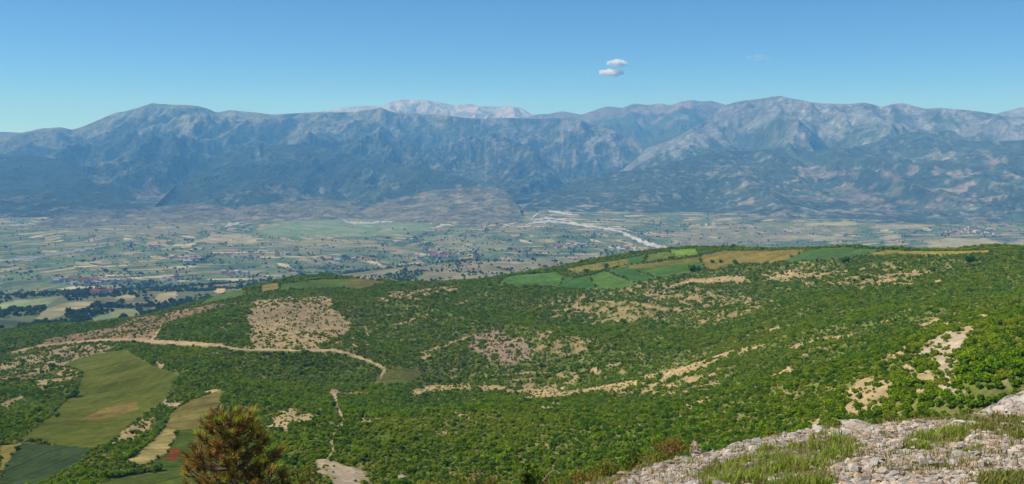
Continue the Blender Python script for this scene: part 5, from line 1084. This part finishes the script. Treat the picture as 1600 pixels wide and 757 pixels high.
# ------------------------------------------------------------------ grass on the ledge
PALG = [((0.17, 0.25, 0.028), (0.30, 0.37, 0.055)), ((0.15, 0.19, 0.035), (0.26, 0.26, 0.06)), ((0.17, 0.16, 0.05), (0.33, 0.27, 0.12))]
M_GRASS = leaf_mat('grass_blade', (1, 1, 1), (1, 1, 1), trans=0.35)
def grass(name, label, bx, by, bz, hgt, pal):
    n = len(bx); a = rng.uniform(0, 6.28, n); lean = rng.uniform(0.1, 0.75, n) * hgt; wd = rng.uniform(0.0022, 0.0048, n) * np.clip(np.hypot(bx, by) / 8, 1, 2)
    dx, dy = np.cos(a), np.sin(a); sxv, syv = -dy, dx; V = np.zeros((n, 5, 3)); lv = ((0, 0.0, 1.0), (0.55, 0.28, 0.8), (1.0, 1.0, 0.0))
    for j, (h, l, w_) in enumerate(lv):
        cxp = bx + dx * lean * l; cyp = by + dy * lean * l; cz = bz - 0.02 + (hgt + 0.02) * h * (1 - 0.15 * l)
        if j < 2:
            V[:, 2 * j] = np.stack([cxp - sxv * wd * w_, cyp - syv * wd * w_, cz], 1); V[:, 2 * j + 1] = np.stack([cxp + sxv * wd * w_, cyp + syv * wd * w_, cz], 1)
        else: V[:, 4] = np.stack([cxp, cyp, cz], 1)
    b = np.arange(n)[:, None] * 5
    T = np.concatenate([b + np.array([0, 1, 3]), b + np.array([0, 3, 2]), b + np.array([2, 3, 4])], 0)
    t_ = rng.random(n); p0 = np.array([PALG[p][0] for p in pal]); p1 = np.array([PALG[p][1] for p in pal]); C = p0 + (p1 - p0) * t_[:, None]
    dry = rng.random(n) < 0.10; C[dry] = np.array([0.38, 0.31, 0.15])
    put(name, mesh_np(name, V.reshape(-1, 3), T, False, np.repeat(C, 5, 0)), M_GRASS, kind='stuff', label=label)
gxs, gys, gzs, ghs, gps = [], [], [], [], []
for i, p in enumerate(TURF):
    P = np.array(p, float); m = 700 if i not in (0, 2, 3, 6) else (2600 if i == 0 else 1300)
    ux = rng.uniform(P[:, 0].min() - 10, P[:, 0].max() + 10, m); uy = rng.uniform(P[:, 1].min() - 5, P[:, 1].max() + 5, m); x, y, z, ok = ledge_hit(ux, uy)
    k = ok & (turf_at(ux, uy, x, y) == i) & (np.hypot(x, y) < 20); x, y = x[k], y[k]
    d = fbm(x / 0.35, y / 0.35, 2, 451); k = d > 0.0 + (0.1 if i in (1, 5) else 0); x, y, d = x[k], y[k], d[k]
    for rep in range(5):
        xx = x + rng.normal(0, 0.035, len(x)); yy = y + rng.normal(0, 0.035, len(x)); gxs.append(xx); gys.append(yy); gzs.append(ledge_z(xx, yy))
        ghs.append(rng.uniform(0.035, 0.095, len(x)) * TURF_C[i][1] * (1 + 0.8 * d) * np.clip(np.hypot(xx, yy) / 8, 0.9, 1.5)); gps.append(np.where(rng.random(len(x)) < 0.15, 2, TURF_C[i][0]))
m = 430; ux = rng.uniform(900, 1620, m); uy = np.interp(ux, SIL[:, 0], SIL[:, 1]) + rng.uniform(1, 2, m) + rng.random(m) * 100; x, y, z, ok = ledge_hit(ux, uy); k = ok & (uy < 770); x, y = x[k], y[k]      # stray tufts between the stones
for rep in range(11):
    xx = x + rng.normal(0, 0.03, len(x)); yy = y + rng.normal(0, 0.03, len(x)); gxs.append(xx); gys.append(yy); gzs.append(ledge_z(xx, yy)); ghs.append(rng.uniform(0.03, 0.09, len(x))); gps.append(rng.choice([1, 2, 2], len(x)))
grass('grass', 'tufts of green and dry grass growing on the stony ledge', *(np.concatenate(a) for a in (gxs, gys, gzs, ghs, gps)))

# ------------------------------------------------------------------ bushes and dead wood along the ledge rim
M_TWIG = plain_mat('twig_bark', (0.14, 0.10, 0.07), (0.26, 0.20, 0.15), 0.05)
M_DEAD = plain_mat('dead_wood', (0.20, 0.15, 0.12), (0.36, 0.29, 0.24), 0.06)
BL = {'olive': leaf_mat('leaf_olive', (0.20, 0.19, 0.045), (0.20, 0.19, 0.045), trans=0.35), 'rust': leaf_mat('leaf_rust', (0.27, 0.17, 0.045), (0.27, 0.17, 0.045), trans=0.35),
      'green': leaf_mat('leaf_green', (0.105, 0.165, 0.028), (0.105, 0.165, 0.028), trans=0.35)}
def bush(px, py_top, r, w, hpx, pal, label, seed, leaves=520, lsize=0.013):
    g = np.random.default_rng(seed); th, tn = az_tan(px, py_top); x0, y0 = r * math.sin(th), r * math.cos(th); zt = float(tn) * r; zb = float(ledge_z(x0, y0)) - 0.05
    zb = min(zb, zt - hpx / F * r); H = zt - zb; W = w / F * r / 2; crown_h = max(hpx / F * r, 0.12)
    e = bpy.data.objects.new('bush', None); COL.objects.link(e); e.location = (x0, y0, zb); e['label'] = label; e['category'] = 'bush'; e['group'] = 'low bushes along the ledge rim'
    st = MB(); tips = []
    for i in range(11):
        a = g.uniform(0, 6.28); q_ = g.uniform(0.2, 1.0); p3 = np.array([W * q_ * math.cos(a), W * 0.8 * q_ * math.sin(a), H - crown_h * g.uniform(0.05, 0.75) - crown_h * 0.35 * q_ * q_]); p1 = p3 * 0.35 + np.array([0, 0, 0.1 * H]); p2 = p3 * 0.7 + g.normal(0, 0.02, 3)
        st.tube([(0, 0, 0), p1, p2, p3], [0.008, 0.006, 0.004, 0.002], 5); tips.append((p2, p3))
    put('stem', st.mesh('stem'), M_TWIG, e)
    lf = MB()
    for i in range(leaves):
        p2, p3 = tips[g.integers(len(tips))]; p = p2 + (p3 - p2) * g.uniform(-0.3, 1.15) + g.normal(0, 0.16, 3) * np.array([W, W, crown_h * 0.8]); p[2] = min(p[2], H + 0.01)
        n_ = g.normal(size=3) + np.array([0, -0.2, 0.8]); n_ /= np.linalg.norm(n_); u = np.cross(n_, g.normal(size=3)); u /= np.linalg.norm(u); v = np.cross(n_, u); s = lsize * g.uniform(0.6, 1.5); t_ = g.uniform(0.55, 1.35)
        lf.poly([p - u * s, p + v * s * 0.55 - u * s * 0.1, p + u * s, p - v * s * 0.55 - u * s * 0.1], 0, (t_, t_ * g.uniform(0.85, 1.08), t_ * g.uniform(0.7, 1.2)))
    put('foliage', lf.mesh('foliage'), BL[pal], e); return e
BU = [(1052, 684, 10.4, 62, 24, 'rust', 'rust yellow bush on the rim beside the scree'), (990, 688, 9.9, 34, 34, 'green', 'bright green leafy sapling left of the rust yellow bush'), (1018, 703, 9.7, 60, 22, 'olive', 'olive green bush below the rust yellow bush'),
      (962, 716, 9.4, 60, 22, 'olive', 'low olive bush left of the green sapling'), (915, 732, 9.1, 64, 20, 'rust', 'low brownish bush near the bottom edge left of the scree'), (870, 742, 8.9, 56, 18, 'olive', 'dull olive bush right of the fallen branch'), (828, 728, 8.7, 48, 34, 'green', 'dark green broad leaved bush at the bottom edge'),
      (778, 742, 8.7, 52, 20, 'olive', 'yellow green bush left of the dark broad leaved bush'), (730, 743, 8.5, 56, 18, 'olive', 'yellow green bush under the bare twigs'), (684, 748, 8.4, 44, 14, 'olive', 'leftmost small yellow green bush at the bottom edge'), (486, 730, 9.0, 70, 34, 'rust', 'brownish yellow bush just right of the pine'),
      (1285, 662, 12.9, 44, 15, 'olive', 'low olive bush on the rim left of the flat pale slab'), (1395, 646, 14.6, 52, 14, 'olive', 'low olive bush on the rim below the tan clearing'), (1450, 640, 15.6, 46, 15, 'green', 'low green bush on the rim left of the outcrop'), (1215, 677, 12.0, 36, 12, 'rust', 'small rusty bush on the rim above the tall grass')]
for i, (px, py, r, w, h, pal, lb) in enumerate(BU): bush(px, py, r, w, h, pal, lb, 800 + i, 620 if w > 45 else 380, 0.017 if pal == 'green' else 0.0125)
def dead(label, pts, rad, side, seed):
    g = np.random.default_rng(seed); P = [np.array(at(*p)) for p in pts]; o = P[0].copy(); b = MB(); b.tube([p - o for p in P], rad, 6)
    for k, px, py, r in side:
        q_ = np.array(at(px, py, r)) - o; a = P[k] - o; b.tube([a, (a + q_) / 2 + g.normal(0, 0.006, 3), q_], [rad[k] * 0.7, rad[k] * 0.5, 0.0015], 5)
    put('dead_branch', b.mesh('dead_branch', True), M_DEAD, label=label, cat='branch', loc=o)
dead('brown dead branch leaning from the dark broad leaved bush', [(843, 762, 8.8), (852, 748, 8.8), (860, 739, 8.85), (868, 735, 8.9), (878, 734, 8.9)], [0.009, 0.008, 0.006, 0.004, 0.003], [(2, 866, 742, 8.85), (3, 872, 730, 8.9)], 1)
dead('forked bare twigs standing up at the bottom edge', [(746, 765, 8.6), (744, 748, 8.6), (742, 734, 8.6), (739, 722, 8.6)], [0.007, 0.006, 0.004, 0.002], [(1, 755, 728, 8.6), (1, 735, 745, 8.55), (2, 748, 732, 8.6)], 2)
dead('thin bare twig left of the forked twigs', [(688, 765, 8.5), (690, 748, 8.5), (689, 736, 8.5)], [0.006, 0.004, 0.002], [(1, 683, 741, 8.5), (1, 695, 742, 8.5)], 3)
dead('grey dry stick lying against the scree beside the rust bush', [(1052, 716, 10.3), (1045, 704, 10.25), (1036, 692, 10.2)], [0.008, 0.006, 0.003], [(1, 1034, 700, 10.2), (1, 1049, 696, 10.3)], 4)

# ------------------------------------------------------------------ the young pine
def pine():
    g = np.random.default_rng(77); r = 9.4; th, tn = az_tan(362, 640); bx, by = r * math.sin(th), r * math.cos(th); zb = float(ledge_z(bx, by)) - 0.1; H = float(tn) * r - zb
    e = bpy.data.objects.new('pine_tree', None); COL.objects.link(e); e.location = (bx, by, zb); e['label'] = 'young pine with brown tinged needles rising at the bottom left'; e['category'] = 'tree'
    tr = MB(); tp_ = [np.array([0.03 * math.sin(k * 1.3), 0.03 * math.cos(k * 1.7), H * k / 8]) for k in range(9)]; tp_[0][2] = -0.3
    tr.tube(tp_, [0.06 * (1 - k / 9) + 0.006 for k in range(9)], 8); put('trunk', tr.mesh('trunk', True), M_TWIG, e)
    shoots = [(tp_[8] - np.array([0, 0, 0.05]), np.array([0, 0, 1.0]))]
    for k, z in enumerate(1 - np.linspace(1.55, 0.13, 14) ** 1.0 / H):
        dz = (1 - z) * H; R0 = min(0.17 + 0.30 * math.sqrt(max(dz - 0.1, 0) / 0.7), 0.58) * g.uniform(0.85, 1.05); nb = 7 if dz > 0.3 else 5
        for j in range(3):
            a = g.uniform(0, 6.28); q_ = np.array([0.09 * math.cos(a), 0.09 * math.sin(a), H * z + 0.05]); shoots.append((q_, np.array([math.cos(a) * 0.6, math.sin(a) * 0.6, 0.7])))
        for j in range(nb):
            a = k * 0.9 + j * 2 * math.pi / nb + g.normal(0, 0.22); L_ = R0 * g.uniform(0.62, 1.12); d = np.array([math.cos(a), math.sin(a), 0]); c = np.array([0, 0, H * z])
            P = [c, c + d * L_ * 0.4 + np.array([0, 0, 0.06 * L_]), c + d * L_ * 0.75 + np.array([0, 0, 0.2 * L_]), c + d * L_ + np.array([0, 0, 0.45 * L_])]
            b = MB(); b.tube(P, [0.014, 0.011, 0.008, 0.004], 5)
            shoots.append((P[3], d * 0.5 + np.array([0, 0, 0.9])))
            for f in (0.55, 0.8):
                for s in (-1, 1):
                    if g.random() < 0.38: continue
                    p = c + d * L_ * f + np.array([0, 0, 0.2 * L_ * f]); sd_ = np.array([-d[1], d[0], 0]) * s; q_ = p + (sd_ * g.uniform(0.5, 1.0) + d * 0.6) * L_ * 0.36 * g.uniform(0.7, 1.2) + np.array([0, 0, 0.14 * L_ + 0.02])
                    b.tube([p, (p + q_) / 2 - np.array([0, 0, 0.01]), q_], [0.006, 0.005, 0.003], 4); shoots.append((q_, d * 0.4 + sd_ * 0.35 + np.array([0, 0, 0.8])))
            put('branch', b.mesh('branch', True), M_TWIG, e)
    V = []; T = []; C = []
    for p, ax in shoots:
        ax = ax + g.normal(0, 0.25, 3); ax /= np.linalg.norm(ax); brown = np.clip(g.normal(0.55, 0.28), 0, 1); ln = g.uniform(0.06, 0.095); sl = 0.085
        fresh = g.random() < 0.42; tone = g.uniform(0.75, 1.3)
        for i in range(95):
            f = g.random(); o = p - ax * sl * (1 - f); n_ = g.normal(size=3); n_ -= ax * (n_ @ ax); n_ /= np.linalg.norm(n_)
            dr = ax * (0.25 + 0.95 * f) + n_ * (0.95 - 0.5 * f) + np.array([0, 0, -0.08]); dr /= np.linalg.norm(dr); l_ = ln * g.uniform(0.7, 1.15); w_ = np.cross(dr, g.normal(size=3)); w_ /= np.linalg.norm(w_); w_ = w_ * 0.0034
            b_ = len(V); V += [o - w_, o + w_, o + dr * l_]; T.append((b_, b_ + 1, b_ + 2))
            if f > 0.55 and fresh: cc = np.array([0.38, 0.40, 0.06]) * g.uniform(0.7, 1.4)
            elif g.random() < 0.25 + 0.6 * brown: cc = np.array([0.46, 0.255, 0.09]) * g.uniform(0.6, 1.4)
            else: cc = np.array([0.13, 0.13, 0.035]) * g.uniform(0.6, 1.3)
            C += [cc * tone] * 3
        b_ = len(V)                                   # the pale candle at the tip
    me = mesh_np('crown', np.array(V), np.array(T), False, np.array(C)); put('crown', me, leaf_mat('pine_needle', (1, 1, 1), (1, 1, 1), trans=0.2), e)
    print('PINE shoots', len(shoots))
pine()

# ------------------------------------------------------------------ clouds, above and behind the hazy air
def cloud_mat(name, vol):
    m, nt, N, L = new_mat(name); o = nd(nt, 'ShaderNodeOutputMaterial')
    if vol:
        p = nd(nt, 'ShaderNodeVolumePrincipled'); p.inputs['Color'].default_value = (1, 1, 1, 1) if vol > 0.005 else (0.75, 0.75, 0.8, 1); p.inputs['Density'].default_value = vol; L.new(p.outputs[0], o.inputs['Volume'])
    else:
        d = nd(nt, 'ShaderNodeBsdfDiffuse'); d.inputs[0].default_value = (0.95, 0.95, 0.95, 1); t_ = nd(nt, 'ShaderNodeBsdfTranslucent'); t_.inputs[0].default_value = (0.95, 0.95, 0.95, 1)
        mx = nd(nt, 'ShaderNodeMixShader'); mx.inputs[0].default_value = 0.5; L.new(d.outputs[0], mx.inputs[1]); L.new(t_.outputs[0], mx.inputs[2]); L.new(mx.outputs[0], o.inputs[0])
    return m
MC = cloud_mat('cloud_white', 0.015); MW = cloud_mat('cloud_wisp', 0.0012)
def cloud(px, py, w, h, label, seed, mat, n=16, R_=33000.0):
    g = np.random.default_rng(seed); c = np.array(at(px, py, R_)); W = w / F * R_; Hh = h / F * R_; bm = bmesh.new()
    for i in range(n):
        u = g.uniform(-0.5, 0.5); s = Hh * (g.uniform(0.22, 0.42) if n < 20 else g.uniform(0.12, 0.32)) * (1 - 1.1 * abs(u) ** 1.5); loc = np.array([u * W * 0.86, g.uniform(-0.25, 0.25) * W * 0.5, g.uniform(-0.2, 0.28) * Hh * (1 - abs(u))])
        res = bmesh.ops.create_icosphere(bm, subdivisions=3, radius=1.0)
        for v in res['verts']:
            p = np.array(v.co[:]); k = 1 + 0.35 * float(fbm(p[0] * 2.2 + i * 3.1, p[1] * 2.2 + p[2] * 1.7, 3, seed)); v.co = loc + p * s * k * (np.array([1.7, 1.5, 0.9]) if n < 20 else np.array([1.2, 1.2, 1.0]))
    me = bpy.data.meshes.new('cloud'); bm.to_mesh(me); bm.free(); me.polygons.foreach_set('use_smooth', [True] * len(me.polygons))
    put('cloud', me, mat, label=label, cat='cloud', loc=c)
cloud(964, 100, 35, 14, 'upper of two small white clouds above the mountains', 901, MC, 46)
cloud(956, 114, 40, 15, 'lower of two small white clouds above the mountains', 902, MC, 50)
cloud(1183, 92, 34, 13, 'faint grey wisp in the sky right of the white clouds', 903, MW, 7)
cloud(1330, 134, 16, 6, 'tiny faint wisp above the right massif', 904, MW, 5)
cloud(510, 127, 20, 8, 'tiny faint wisp left of the whitish summit', 905, MW, 5)
cloud(912, 115, 30, 6, 'faint wisp just left of the white clouds', 906, MW, 6)
